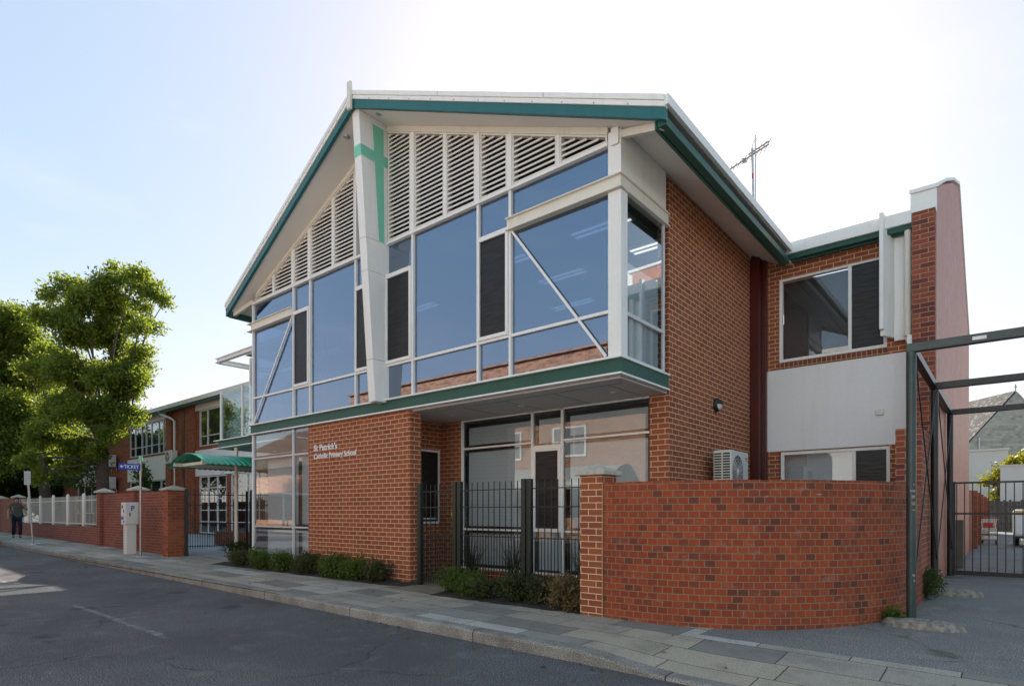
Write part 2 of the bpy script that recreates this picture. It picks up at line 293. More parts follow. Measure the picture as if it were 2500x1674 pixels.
# ------------------------------------------------------------------ mesh builder
class MB:
    def __init__(s): s.v = []; s.f = []; s.sm = []; s.uvs = []
    def add(s, vs, fs, smooth=False, uvs=None):
        o = len(s.v); s.v += [tuple(v) for v in vs]
        for i, f in enumerate(fs):
            s.f.append(tuple(o+j for j in f)); s.sm.append(smooth); s.uvs.append(uvs[i] if uvs else None)
        return s
    def hexa(s, p):   # 4 bottom ccw, 4 top ccw
        return s.add(p, [(3, 2, 1, 0), (4, 5, 6, 7), (0, 1, 5, 4), (1, 2, 6, 5), (2, 3, 7, 6), (3, 0, 4, 7)])
    def box(s, x0, x1, y0, y1, z0, z1):
        if x0 > x1: x0, x1 = x1, x0
        if y0 > y1: y0, y1 = y1, y0
        if z0 > z1: z0, z1 = z1, z0
        return s.hexa([(x0, y0, z0), (x1, y0, z0), (x1, y1, z0), (x0, y1, z0), (x0, y0, z1), (x1, y0, z1), (x1, y1, z1), (x0, y1, z1)])
    def quad(s, a, b, c, d, uv=None): return s.add([a, b, c, d], [(0, 1, 2, 3)], uvs=[uv] if uv else None)
    def xz(s, poly, y0, y1):    # polygon in x,z extruded in y
        n = len(poly); vs = [(x, y0, z) for x, z in poly]+[(x, y1, z) for x, z in poly]
        return s.add(vs, [tuple(range(n)), tuple(range(2*n-1, n-1, -1))]+[(i, i+n, (i+1) % n+n, (i+1) % n) for i in range(n)])
    def yz(s, poly, x0, x1):
        n = len(poly); vs = [(x0, y, z) for y, z in poly]+[(x1, y, z) for y, z in poly]
        return s.add(vs, [tuple(range(n-1, -1, -1)), tuple(range(n, 2*n))]+[(i, (i+1) % n, (i+1) % n+n, i+n) for i in range(n)])
    def xy(s, poly, z0, z1):
        n = len(poly); vs = [(x, y, z0) for x, y in poly]+[(x, y, z1) for x, y in poly]
        return s.add(vs, [tuple(range(n-1, -1, -1)), tuple(range(n, 2*n))]+[(i, (i+1) % n, (i+1) % n+n, i+n) for i in range(n)])
    def bar(s, a, b, w, h, up=(0, 0, 1)):
        a, b = Vector(a), Vector(b); d = (b-a).normalized(); u = Vector(up)
        sd_ = d.cross(u)
        if sd_.length < 1e-4: sd_ = d.cross(Vector((0, 1, 0)))
        sd_.normalize(); u = sd_.cross(d).normalized(); sd_ *= w/2; u = u*h/2
        return s.hexa([a-sd_-u, a+sd_-u, b+sd_-u, b-sd_-u, a-sd_+u, a+sd_+u, b+sd_+u, b-sd_+u])
    def tube(s, pts, r, n=10, cap=True):
        pts = [Vector(p) for p in pts]; rs = r if isinstance(r, (list, tuple)) else [r]*len(pts)
        vs = []; ref = None
        for i, p in enumerate(pts):
            d = (pts[min(i+1, len(pts)-1)]-pts[max(i-1, 0)]).normalized()
            if ref is None: ref = Vector((0, 0, 1)) if abs(d.z) < .9 else Vector((1, 0, 0))
            a = d.cross(ref).normalized(); b = d.cross(a).normalized(); ref = a.cross(d) if False else ref
            for j in range(n):
                t = 2*math.pi*j/n; vs.append(p+(a*math.cos(t)+b*math.sin(t))*rs[i])
        fs = [(i*n+j, i*n+(j+1) % n, (i+1)*n+(j+1) % n, (i+1)*n+j) for i in range(len(pts)-1) for j in range(n)]
        s.add(vs, fs, True)
        if cap: s.add(vs[:n], [tuple(range(n))]); s.add(vs[-n:], [tuple(range(n-1, -1, -1))])
        return s
    def lathe(s, c, prof, n=20, axis='z'):
        vs = []
        for r, h in prof:
            for j in range(n):
                t = 2*math.pi*j/n; p = (r*math.cos(t), r*math.sin(t), h)
                if axis == 'x': p = (p[2], p[0], p[1])
                if axis == 'y': p = (p[0], p[2], p[1])
                vs.append((c[0]+p[0], c[1]+p[1], c[2]+p[2]))
        m = len(prof)
        s.add(vs, [(i*n+j, i*n+(j+1) % n, (i+1)*n+(j+1) % n, (i+1)*n+j) for i in range(m-1) for j in range(n)], True); return s
    def build(s, name, mat, parent=None, origin=None, bevel=0, uvoff=(0, 0), fixn=True):
        o0 = Vector(origin) if origin is not None else (Vector(parent['_o']) if parent is not None and '_o' in parent.keys() else Vector((0, 0, 0)))
        me = bpy.data.meshes.new(name); me.from_pydata([tuple(Vector(v)-o0) for v in s.v], [], s.f)
        me.polygons.foreach_set('use_smooth', s.sm)
        if fixn:
            bm = bmesh.new(); bm.from_mesh(me); bmesh.ops.recalc_face_normals(bm, faces=bm.faces); bm.to_mesh(me); bm.free()
        uvl = me.uv_layers.new(name='UVMap')
        for p, cu in zip(me.polygons, s.uvs):
            nrm = p.normal; ax, ay, az = abs(nrm.x), abs(nrm.y), abs(nrm.z)
            mp = None
            if cu:
                mp = {vi: uvv for vi, uvv in zip(s.f[p.index], cu)}
            for li in p.loop_indices:
                vi = me.loops[li].vertex_index; c = me.vertices[vi].co+o0
                if mp: u_, v_ = mp[vi]
                elif az > .75: u_, v_ = c.x, c.y
                elif ay >= ax: u_, v_ = c.x, c.z
                else: u_, v_ = c.y, c.z
                uvl.data[li].uv = (u_+uvoff[0], v_+uvoff[1])
        me.materials.append(mat); ob = bpy.data.objects.new(name, me); COL.objects.link(ob)
        if parent is not None: ob.parent = parent
        else: ob.location = o0
        if parent is not None: ob['_o'] = tuple(o0)
        if bevel:
            b = ob.modifiers.new('bevel', 'BEVEL'); b.width = bevel; b.segments = 2; b.limit_method = 'ANGLE'; b.angle_limit = R(40)
        return ob

def thing(name, label, cat, loc, group=None, local=False):
    o = bpy.data.objects.new(name, None); COL.objects.link(o); o.empty_display_size = .2
    o.location = loc; o['_o'] = (0, 0, 0) if local else tuple(loc); o['label'] = label; o['category'] = cat
    if group: o['group'] = group
    return o
def tag(o, label, cat, group=None):
    o['label'] = label; o['category'] = cat
    if group: o['group'] = group
    return o
def struct(o): o['kind'] = 'structure'; return o
def dup(root, loc, label=None, rotz=None):
    r = root.copy(); COL.objects.link(r); r.location = loc
    if rotz is not None: r.rotation_euler = (0, 0, rotz)
    if label: r['label'] = label
    for ch in list(root.children):
        c = ch.copy(); COL.objects.link(c); c.parent = r
        for g in list(ch.children):
            d = g.copy(); COL.objects.link(d); d.parent = c
    return r
def sstep(a, b, x):
    t = max(0, min(1, (x-a)/(b-a))); return t*t*(3-2*t)
def gz(x): return -.0094*(max(min(x, 12), -90)+8.5)
def Z(x, y):      # height of footpath, lane and yard
    d = .105*sstep(-3.5, -2.2, x)*max(0, min(1, (6.6-y)/1.5))
    rise = .12*max(0, min(1, (y-7)/5))*sstep(-1.6, -1.0, x)
    return gz(x)-d+rise

def sheet(name, xs, ys, zf, mat, off=0.0, uvs=1.0):
    b = MB(); nx, ny = len(xs), len(ys)
    vs = [(x, y, zf(x, y)+off) for y in ys for x in xs]
    fs = [(j*nx+i, j*nx+i+1, (j+1)*nx+i+1, (j+1)*nx+i) for j in range(ny-1) for i in range(nx-1)]
    b.add(vs, fs); return struct(b.build(name, mat, fixn=False))
def lin(a, b, n): return [a+(b-a)*i/(n-1) for i in range(n)]

# ------------------------------------------------------------------ ground
RD = .135
sheet('far_ground', lin(-400, 400, 60), lin(-300, 500, 20), lambda x, y: gz(x)-.35, M['far_ground'])
sheet('road', lin(-140, 30, 70), lin(-2.6, 5.075, 6), lambda x, y: gz(x)-RD, M['road'])
kx = lin(-90, -4, 60)+lin(-3.7, -1.6, 40)+lin(-1.4, 12, 16)
b = MB(); prof = [(5.07, -.30), (5.062, -.03), (5.072, -.008), (5.095, 0), (5.235, .004), (5.235, -.2)]
vs = [(x, y, (Z(x, 5.2)+h) if i else gz(x)-.3) for x in kx for i, (y, h) in enumerate(prof)]
n = len(prof); fs = [(i*n+j, (i+1)*n+j, (i+1)*n+j+1, i*n+j+1) for i in range(len(kx)-1) for j in range(n-1)]
b.add(vs, fs); struct(b.build('kerb', M['kerb'], fixn=False))
fx = lin(-90, -3.8, 50)+lin(-3.6, -2.72, 16)
sheet('footpath', fx, lin(5.21, 7.45, 8), Z, M['slabs'])
sheet('footpath', lin(-2.72, -1.6, 20)+lin(-1.4, 12, 16), lin(5.21, 6.6, 6), Z, M['slabs'])
sheet('lane', lin(-2.72, 8, 30), [6.6, 7, 7.5, 8, 9, 10, 11, 12, 14, 18, 25, 35, 60], Z, M['lane'])
sheet('footpath', lin(-140, 30, 60), lin(-4.2, -2.6, 3), lambda x, y: gz(x), M['slabs'])
sheet('courtyard', lin(-60, -14.3, 30), [7.45, 9, 12, 14, 24], Z, M['courtyard'])
sheet('courtyard', lin(-14.3, -1.05, 12), [7.45, 9, 13], Z, M['lane'], -.004)
b = MB()
def bed(poly):
    m = MB(); cx = sum(p[0] for p in poly)/len(poly); cy = sum(p[1] for p in poly)/len(poly)
    vs = []; N = 40
    xs = lin(min(p[0] for p in poly), max(p[0] for p in poly), N); 
    for x in xs:
        t = (x-xs[0])/(xs[-1]-xs[0]); y0 = poly[0][1]+(poly[1][1]-poly[0][1])*t+random.uniform(-.03, .03); y1 = poly[2][1]
        for k, y in enumerate(lin(y0, y1, 6)): vs.append((x, y, Z(x, y)+.006+(random.uniform(.0, .05) if 0 < k else 0)))
    m.add(vs, [(i*6+j, (i+1)*6+j, (i+1)*6+j+1, i*6+j+1) for i in range(N-1) for j in range(5)])
    return struct(m.build('soil_bed', M['soil'], fixn=False))
bed([(-15.0, 6.55), (-8.35, 6.92), (-8.35, 7.36)]); bed([(-7.25, 6.62), (-4.4, 6.78), (-4.4, 8.8)])
m = MB(); m.quad((-8.5, 6.7, Z(-8.5, 6.7)+.005), (-7.2, 6.68, Z(-7.2, 6.68)+.005), (-7.2, 8.85, Z(-7.2, 8)+.005), (-9.3, 8.85, Z(-9.3, 8)+.005)); struct(m.build('paved_threshold', M['pavers'], fixn=False))
def rline(x0, y0, x1, y1, wd):
    m = MB(); a, c = Vector((x0, y0, 0)), Vector((x1, y1, 0)); d = (c-a).normalized(); s_ = Vector((-d.y, d.x, 0))*wd/2
    P = [a-s_, c-s_, c+s_, a+s_]; m.quad(*[(p.x, p.y, gz(p.x)-RD+.004) for p in P]); return struct(m.build('road_marking', M['line'], fixn=False))
rline(-11.2, 2.8, -7.6, 2.83, .10); rline(-9.36, 2.85, -9.24, 3.6, .08); rline(-15.75, 2.7, -14.95, 4.4, .08); rline(-17.5, 2.72, -15.4, 2.73, .09)

# ------------------------------------------------------------------ main gabled school building
FY = 7.34
S = thing('school_building', 'red brick school building with glazed white gable and green roof fascia', 'building', (-9.3, FY, 0))
AX, EX0, EX1 = -9.3, -15.27, -3.33
ATOP, ETOP = 9.05, 6.565
def rake(x): return ATOP-(ATOP-ETOP)*abs(x-AX)/(EX1-AX)        # top of roof
def prow(x): return 6.6+.45*min(1, abs(x-AX)/(EX1-AX))
TH = .27
# brick walls
m = MB(); m.box(-11.972, -8.553, FY, 7.61, -.25, 3.228); m.build('front_wall', M['brick'], S)
m = MB(); m.box(-4.47, -4.14, 8.86, 9.1, -.3, 3.205); m.box(-4.40, -4.14, 9.1, 13.2, -.3, 6.62)
m.box(-4.33, -4.14, 8.86, 9.1, 3.205, 6.60); m.build('side_wall', M['brick'], S)
m = MB(); m.box(-9.55, -9.32, 7.61, 8.02, -.3, 3.2); m.box(-9.55, -9.32, 8.02, 8.80, -.3, 1.09); m.box(-9.55, -9.32, 8.02, 8.80, 2.63, 3.2); m.box(-9.55, -9.32, 8.80, 8.86, -.3, 3.2)
m.box(-9.55, -8.70, 8.86, 9.05, -.3, 3.2); m.box(-8.70, -4.47, 8.86, 8.95, -.3, .19); m.build('recess_wall', M['brick'], S)
m = MB(); m.box(-14.46, -9.55, 9.3, 9.45, -.2, 3.2); m.box(-14.46, -4.4, 18.8, 19, -.2, 6.5); m.xz([(-14.46, 6.5), (-4.3, 6.5), (-9.3, 8.7)], 18.8, 19); m.box(-14.46, -14.26, 11.5, 19, -.2, 6.3); m.build('rear_wall', M['brick'], S)
# interior shells
m = MB(); m.box(-14.2, -4.42, 7.45, 18.7, 3.28, 3.44); m.build('upper_floor', M['interior'], S)
m = MB(); m.box(-14.2, -4.42, 13.6, 13.7, 3.44, 6.5); m.box(-4.46, -4.42, 9.12, 13.6, 3.44, 6.4); m.build('inner_wall', M['interior'], S)
m = MB(); m.box(-14.2, -4.42, 7.75, 13.6, 6.43, 6.5); m.build('inner_ceiling', M['interior'], S)
m = MB(); m.box(-14.3, -9.7, 9.1, 9.2, .0, 3.2); m.box(-8.66, -4.5, 11, 11.1, 0, 3.2); m.box(-8.7, -8.66, 8.96, 11.0, 0, 3.2); m.build('inner_partition', M['interior_dark'], S)
for x, y in ((-7.9, 9.3), (-7.4, 10.6), (-8.2, 12.2), (-5.6, 9.2), (-5.1, 10.5), (-5.9, 12.2), (-11.3, 10.0)):
    l_ = MB(); l_.box(x-.62, x+.62, y-.16, y+.16, 6.395, 6.43); lt = l_.build('ceiling_light', M['white'], S)
    t_ = MB()
    for k in (-.08, .08): t_.box(x-.56, x+.56, y+k-.03, y+k+.03, 6.385, 6.3945)
    t_.build('tube', M['tube'], lt)
for x in (-8.2, -7.2, -5.9, -5.0):
    k_ = MB(); k_.box(x-.45, x+.45, 8.35, 8.65, 3.44, 4.05); ob_ = k_.build('bookshelf', M['interior'], S)
    q = MB()
    xx = x-.42
    while xx < x+.4:
        ww = random.uniform(.02, .05); q.box(xx, xx+ww*.9, 8.33, 8.349, 3.5, 3.5+random.uniform(.3, .5)); xx += ww
    q.build('books', M['cream'], ob_)

# roof
m = MB()
for sgn, ex in ((1, EX1), (-1, EX0)):
    yb = 19.2; ye = prow(ex)
    top = [(AX, 6.62, ATOP), (ex, ye+.02, ETOP), (ex, yb, ETOP), (AX, yb, ATOP)]
    bt = [(x, y, z-.08) for x, y, z in top]
    m.hexa(bt+top)
m.build('roof', M['white'], S)
m = MB()
for ex in (EX1, EX0):
    p0 = (AX, 6.6, ATOP); p1 = (ex, prow(ex), ETOP)
    def strip(mm, a, c, t0, t1, d): # along slope
        mm.hexa([(a[0], a[1]-d, a[2]-t1), (c[0], c[1]-d, c[2]-t1), (c[0], c[1]+.05, c[2]-t1), (a[0], a[1]+.05, a[2]-t1),
                 (a[0], a[1]-d, a[2]-t0), (c[0], c[1]-d, c[2]-t0), (c[0], c[1]+.05, c[2]-t0), (a[0], a[1]+.05, a[2]-t0)])
    strip(m, p0, p1, -.02, .06, .055); strip(m, p0, p1, .06, .135, .04)
wb = m.build('barge_capping', M['white'], S, bevel=.008)
m = MB()
for ex in (EX1, EX0):
    strip(m, (AX, 6.6, ATOP), (ex, prow(ex), ETOP), .136, .288, .02)
m.build('roof_fascia', M['teal'], S, bevel=.004)
m = MB()      # soffit of the prow overhang, level in depth
def soff(x): return rake(x)-.262
for ex in (EX1-.03, EX0+.03):
    ex2 = ex
    m.hexa([(AX, 6.63, soff(AX)), (ex2, prow(ex2)+.04, soff(ex2)), (ex2, 9.2, soff(ex2)), (AX, 9.2, soff(AX)),
            (AX, 6.63, soff(AX)+.02), (ex2, prow(ex2)+.04, soff(ex2)+.02), (ex2, 9.2, soff(ex2)+.02), (AX, 9.2, soff(AX)+.02)])
m.hexa([(-4.5, 9.2, soff(-4.5)), (-3.36, 9.2, soff(-3.36)), (-3.36, 13.2, soff(-3.36)), (-4.5, 13.2, soff(-4.5)), (-4.5, 9.2, soff(-4.5)+.02), (-3.36, 9.2, soff(-3.36)+.02), (-3.36, 13.2, soff(-3.36)+.02), (-4.5, 13.2, soff(-4.5)+.02)])
sf = m.build('soffit', M['soffit'], S)
m = MB()
for y in (8.95, 10.4, 11.9): m.hexa([(-4.13, y, soff(-4.13)-.004), (-3.55, y, soff(-3.55)-.004), (-3.55, y+.012, soff(-3.55)-.004), (-4.13, y+.012, soff(-4.13)-.004), (-4.13, y, soff(-4.13)+.001), (-3.55, y, soff(-3.55)+.001), (-3.55, y+.012, soff(-3.55)+.001), (-4.13, y+.012, soff(-4.13)+.001)])
m.build('joint_strip', M['cream'], sf)
# gutters along both eaves
for sgn, ex in ((1, EX1), (-1, EX0)):
    m = MB(); a, c_ = (ex-.14*sgn, ex-.02*sgn)
    m.yz([(7.09, ETOP-.31), (12.62, ETOP-.31), (12.62, ETOP-.19), (7.09, ETOP-.19)], min(a, c_), max(a, c_))
    m.box(min(ex-.18*sgn, ex-.15*sgn), max(ex-.18*sgn, ex-.15*sgn), 7.09, 12.62, ETOP-.33, ETOP-.12)
    m.build('gutter', M['green'], S, bevel=.01)
    m = MB(); m.box(ex-.01, ex+.045, 7.02, 12.55 if sgn > 0 else 19.2, ETOP-.11, ETOP+.02); m.build('roof_edge', M['white'], S)
for t_ in (.36, .70):
    for ex in (EX1, EX0):
        m = MB(); x = AX+(ex-AX)*t_; y = prow(x)-.0; zz = rake(x)
        m.box(x-.003, x+.003, y-.0585, y-.052, zz-.05, zz+.015); m.build('capping_lap', M['fan'], S)
m = MB()
for k in range(1, 12):
    for ex in (EX1, EX0):
        x = AX+(ex-AX)*k/12; y = prow(x)-.042; zz = rake(x)-.115; m.box(x-.008, x+.008, y-.004, y-.0005, zz-.008, zz+.008)
fx_ = m.build('fixings', M['fan'], S)
# ridge finial plate
m = MB(); m.box(-9.345, -9.245, 6.50, 6.56, 8.70, 9.20); m.build('ridge_plate', M['cream'], S, bevel=.01)
for x, y in ((-8.85, 6.85), (-9.85, 6.85)):
    m = MB(); zz = soff(x); m.lathe((x, y, zz), [(.001, -.012), (.055, -.014), (.065, -.003), (.065, .02)], 16); m.build('downlight', M['steel'], S)
# rake trim just under the soffit on the glass line
m = MB()
for ex in (-4.33, -14.27):
    a, c_ = (AX, FY-.015, soff(AX)), (ex, FY-.015, soff(ex)); n_ = .02
    for t0, t1, d in ((.0, .075, .02), (.075, .11, .035)):
        m.hexa([(a[0], a[1]-d, a[2]-t1), (c_[0], c_[1]-d, c_[2]-t1), (c_[0], c_[1]+.1, c_[2]-t1), (a[0], a[1]+.1, a[2]-t1), (a[0], a[1]-d, a[2]-t0-.001), (c_[0], c_[1]-d, c_[2]-t0-.001), (c_[0], c_[1]+.1, c_[2]-t0-.001), (a[0], a[1]+.1, a[2]-t0-.001)])
m.build('rake_trim', M['cream'], S)

# louvres
LS = 6.455                                             # louvre sill
XL, XR = -14.44, -4.325
def louvre(x0, x1):
    fr = MB(); zt = lambda x: soff(x)-.11
    f = .028
    fr.hexa([(x0, FY-.03, LS), (x0+f, FY-.03, LS), (x0+f, FY+.09, LS), (x0, FY+.09, LS), (x0, FY-.03, zt(x0)), (x0+f, FY-.03, zt(x0+f)), (x0+f, FY+.09, zt(x0+f)), (x0, FY+.09, zt(x0))])
    fr.hexa([(x1-f, FY-.03, LS), (x1, FY-.03, LS), (x1, FY+.09, LS), (x1-f, FY+.09, LS), (x1-f, FY-.03, zt(x1-f)), (x1, FY-.03, zt(x1)), (x1, FY+.09, zt(x1)), (x1-f, FY+.09, zt(x1-f))])
    fr.box(x0+f, x1-f, FY-.03, FY+.06, LS+.041, LS+.06)
    a_, b_ = x0+f, x1-f; fr.hexa([(a_, FY-.03, zt(a_)-.03), (b_, FY-.03, zt(b_)-.03), (b_, FY+.06, zt(b_)-.03), (a_, FY+.06, zt(a_)-.03), (a_, FY-.03, zt(a_)), (b_, FY-.03, zt(b_)), (b_, FY+.06, zt(b_)), (a_, FY+.06, zt(a_))])
    p = fr.build('louvre_frame', M['louvre'], S)
    sl = MB(); z = LS+.075; pitch = .083
    a0, a1 = x0+f, x1-f
    while True:
        b0, b1 = a0, a1
        lim = z+.055
        if x0 < AX:     # rises to the right
            while b0 < b1 and zt(b0) < lim: b0 += .02
        else:
            while b1 > b0 and zt(b1) < lim: b1 -= .02
        if b1-b0 < .06: break
        y0, y1 = FY-.022, FY+.055
        sl.hexa([(b0, y0, z-.01), (b1, y0, z-.01), (b1, y1, z+.038), (b0, y1, z+.038), (b0, y0, z+.022), (b1, y0, z+.022), (b1, y1, z+.056), (b0, y1, z+.056)])
        z += pitch
    sl.build('slats', M['louvre'], p)
for x0, x1 in ((-14.40, -13.47), (-13.41, -12.62), (-12.52, -11.94), (-11.84, -11.02), (-10.96, -10.25), (-9.17, -8.52), (-8.40, -7.63), (-7.57, -6.88), (-6.76, -6.18), (-6.07, -5.21), (-5.15, -4.34)): louvre(x0, x1)
m = MB()
m.add([(-14.4, FY+.1, LS), (-4.34, FY+.1, LS), (-4.34, FY+.1, soff(-4.34)), (AX, FY+.1, soff(AX)), (-14.4, FY+.1, soff(-14.4))], [(0, 1, 2, 3, 4)]); m.build('louvre_backing', M['black'], S)
# vertical mullions & sills
m = MB()
ZB = 3.50
for x, wd in ((-12.57, .042), (-11.885, .042), (-10.215, .042), (-8.465, .046), (-6.82, .046), (-6.122, .046)):
    m.box(x-wd/2, x+wd/2, FY-.03, FY+.06, ZB, LS)
for x, wd in ((-12.57, .10), (-11.89, .10), (-10.19, .06), (-8.46, .11), (-6.82, .11), (-6.122, .10)):
    m.box(x-wd/2, x+wd/2, FY-.045, FY+.07, LS+.045, soff(x)-.11)
for x in (-13.44, -10.99, -7.60, -5.18): m.box(x-.028, x+.028, FY-.035, FY+.07, LS+.045, soff(x)-.11)
m.box(-14.44, -9.42, FY-.055, FY+.075, LS-.005, LS+.04); m.box(-9.19, -4.325, FY-.055, FY+.075, LS-.005, LS+.04)
for a, c_ in ((-14.42, -12.595), (-11.86, -10.24), (-8.438, -6.848), (-6.095, -4.325)): m.box(a, c_, FY-.022, FY+.05, 4.12, 4.165)
for a, c_ in ((-12.545, -11.91), (-10.19, -9.42), (-9.21, -8.4925), (-6.7925, -6.15)): m.box(a, c_, FY-.022, FY+.05, 4.12, 4.165)
m.box(-14.47, -14.42, FY-.03, FY+.05, .25, LS-.005)
m.build('curtain_wall_frame', M['white'], S)
# panes of the upper storey
def pane(x0, x1, z0, z1, y=FY+.02, mat='glass'):
    q = MB(); q.box(x0, x1, y, y+.008, z0, z1); return q.build('window_pane', M[mat], S)
for a, c_ in ((-14.42, -12.595), (-11.86, -10.24), (-8.438, -6.848), (-6.095, -4.325), (-12.545, -11.91), (-10.19, -9.42), (-9.21, -8.4925), (-6.7925, -6.15)):
    pane(a, c_, ZB, 4.12)
for a, c_ in ((-11.86, -10.24), (-8.438, -6.848)): pane(a, c_, 4.165, LS-.005)
for a, c_ in ((-14.42, -12.595), (-6.095, -4.325)): pane(a, c_, 4.165, 5.80); pane(a, c_, 6.0, LS-.005)
for a, c_ in ((-12.545, -11.91), (-10.19, -9.42), (-9.21, -8.4925), (-6.7925, -6.15)):
    pane(a, c_, 5.88, LS-.005)
    f = MB(); t = .055
    f.box(a, c_, FY-.05, FY+.05, 5.80, 5.88); f.box(a, c_, FY-.05, FY+.05, 4.166, 4.225); f.box(a-.0, a+.025, FY-.05, FY+.05, 4.225, 5.80); f.box(c_-t, c_, FY-.05, FY+.05, 4.225, 5.80)
    fr = f.build('screen_frame', M['white'], S, bevel=.004)
    q = MB(); q.box(a+.025, c_-t, FY-.02, FY, 4.225, 5.80); q.build('mesh_screen', M['screen'], fr)
# diagonal glazing bars
m = MB(); m.bar((-12.62, FY-.02, 5.79), (-14.40, FY-.02, 3.52), .036, .03, (0, -1, 0)); m.build('diagonal_brace', M['white'], S); m = MB(); m.bar((-6.08, FY-.02, 5.79), (-4.36, FY-.02, 3.52), .036, .03, (0, -1, 0)); m.build('diagonal_brace', M['white'], S)
# white channel beams wrapping the corners
m = MB()
for a, c_ in ((-14.62, -12.6), (-6.17, -4.085)):
    m = MB(); m.box(a, c_, FY-.09, FY+.06, 5.985, 6.002); m.box(a+(.12 if a < -9 else 0), c_-(.03 if a > -9 else 0), FY-.045, FY+.06, 5.82, 5.985); m.box(a, c_, FY-.09, FY+.06, 5.803, 5.82)
    if a < -9: m.build('channel_beam', M['cream'], S)
m.box(-4.155, -4.085, FY+.06, 8.80, 5.985, 6.005); m.box(-4.155, -4.115, FY+.06, 8.80, 5.82, 5.985); m.box(-4.155, -4.085, FY+.06, 8.80, 5.80, 5.82)
m.build('channel_beam', M['cream'], S)
m = MB(); m.box(-4.325, -4.12, FY-.03, FY-.012, 3.50, 5.80); m.box(-4.325, -4.30, FY-.012, FY+.16, 3.5, 5.80); m.box(-4.14, -4.12, FY-.012, FY+.16, 3.5, 5.8); m.box(-4.30, -4.14, FY-.0, FY+.012, 3.5, 5.8)
m.box(-4.325, -4.12, FY-.03, FY+.16, 6.006, soff(-4.13)-.0); m.box(-4.26, -4.14, FY-.07, FY-.031, 6.42, 6.66); m.build('corner_post', M['white'], S, bevel=.004)
m = MB(); m.bar((-4.13, 7.36, soff(-4.13)-.07), (-3.42, 7.16, soff(-3.42)-.045), .07, .10); m.build('eave_bracket', M['cream'], S); m = MB(); m.bar((-14.47, 7.36, soff(-14.47)-.07), (-15.15, 7.16, soff(-15.15)-.045), .07, .10); m.build('eave_bracket', M['cream'], S)
# side of the bay
m = MB(); m.box(-4.16, -4.125, FY+.16, 8.73, 6.006, soff(-4.14)); m.build('side_panel', M['white'], S)
m = MB(); m.box(-4.17, -4.13, 8.66, 8.70, 3.5, 5.80); m.box(-4.17, -4.13, FY+.16, 8.66, 4.10, 4.15); m.box(-4.17, -4.128, FY+.16, 8.66, 3.5, 3.53); m.build('side_window_frame', M['alum'], S)
pq = MB(); pq.box(-4.155, -4.148, FY+.16, 8.66, 3.53, 4.10); pq.build('window_pane', M['glass_clear'], S)
pq = MB(); pq.box(-4.155, -4.148, FY+.16, 8.66, 4.15, 5.80); pq.build('window_pane', M['glass_clear'], S)
pq = MB(); pq.box(-4.22, -4.20, FY+.2, 8.6, 3.5, 4.9); pq.build('roller_blind', M['blind'], S)
m = MB(); m.box(-14.47, -14.43, FY+.05, FY+.1, 3.5, 6.4); m.box(-14.47, -14.43, 9.4, 9.45, 3.5, 6.4); m.box(-14.47, -14.43, FY+.1, 9.4, 4.12, 4.165); m.build('side_window_frame', M['alum'], S)
pq = MB(); pq.box(-14.455, -14.447, FY+.1, 9.4, 3.5, 6.3); pq.build('window_pane', M['glass_clear'], S)
pq = MB(); pq.box(-14.455, -14.447, 9.45, 11.5, 3.5, 6.3); pq.build('window_pane', M['glass_clear'], S)
# green floor beam with white flanges
m = MB(); m.box(-14.52, -4.11, FY-.035, FY+.05, 3.262, 3.462); m.box(-4.15, -4.11, FY+.05, 8.80, 3.262, 3.462); m.build('floor_beam', M['green'], S)
m = MB()
for z0, z1, e in ((3.463, 3.492, .12), (3.235, 3.261, .12)):
    m.box(-14.62, -4.085, FY-e+.03, FY+.05, z0, z1); m.box(-4.16, -4.085, FY+.05, 8.80, z0, z1)
m.build('beam_flange', M['white'], S)
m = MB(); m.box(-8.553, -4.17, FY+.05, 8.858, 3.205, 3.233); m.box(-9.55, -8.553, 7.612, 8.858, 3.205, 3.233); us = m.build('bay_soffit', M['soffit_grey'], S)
m = MB()
for x in (-7.55, -6.55, -5.55, -4.55): m.box(x-.004, x+.004, FY+.35, 8.85, 3.202, 3.2045)
m.box(-8.3, -4.3, FY+.345, FY+.352, 3.202, 3.2045); m.build('panel_joint', M['black'], us)
for x in (-8.3, -6.6, -4.75): m = MB(); m.lathe((x, 8.2, 3.204), [(.001, -.012), (.05, -.012), (.06, 0)], 14); m.build('downlight', M['white'], us)

# prow column carrying the green cross
def colsec(z):      # front y at height z
    t = (z-3.43)/(8.76-3.43); return 7.06+(6.66-7.06)*t
def cx0(z): t = (z-3.43)/(8.76-3.43); return -9.43+.03*t
m = MB(); cuts = [3.43, 4.22, 5.86, 6.46, 8.77]
fin_gap = .006
for z0, z1 in zip(cuts[:-1], cuts[1:]):
    za, zb = z0+fin_gap/2, z1-fin_gap/2
    m.hexa([(cx0(za), colsec(za), za), (cx0(za)+.2, colsec(za), za), (-9.20, FY+.03, za), (-9.42, FY+.03, za), (cx0(zb), colsec(zb), zb), (cx0(zb)+.2, colsec(zb), zb), (-9.20, FY+.03, zb), (-9.42, FY+.03, zb)])
colm = m.build('prow_column', M['white'], S, bevel=.004)
m = MB(); e = .004
def P(z, s): # point on right side face, s 0 front..1 back
    a = Vector((cx0(z)+.2, colsec(z), z)); c_ = Vector((-9.20, FY+.03, z)); p = a+(c_-a)*s; return (p.x+e, p.y-.0005, p.z)
def sq(z00, z01, z10, z11, s0a, s0b, s1a, s1b): pass
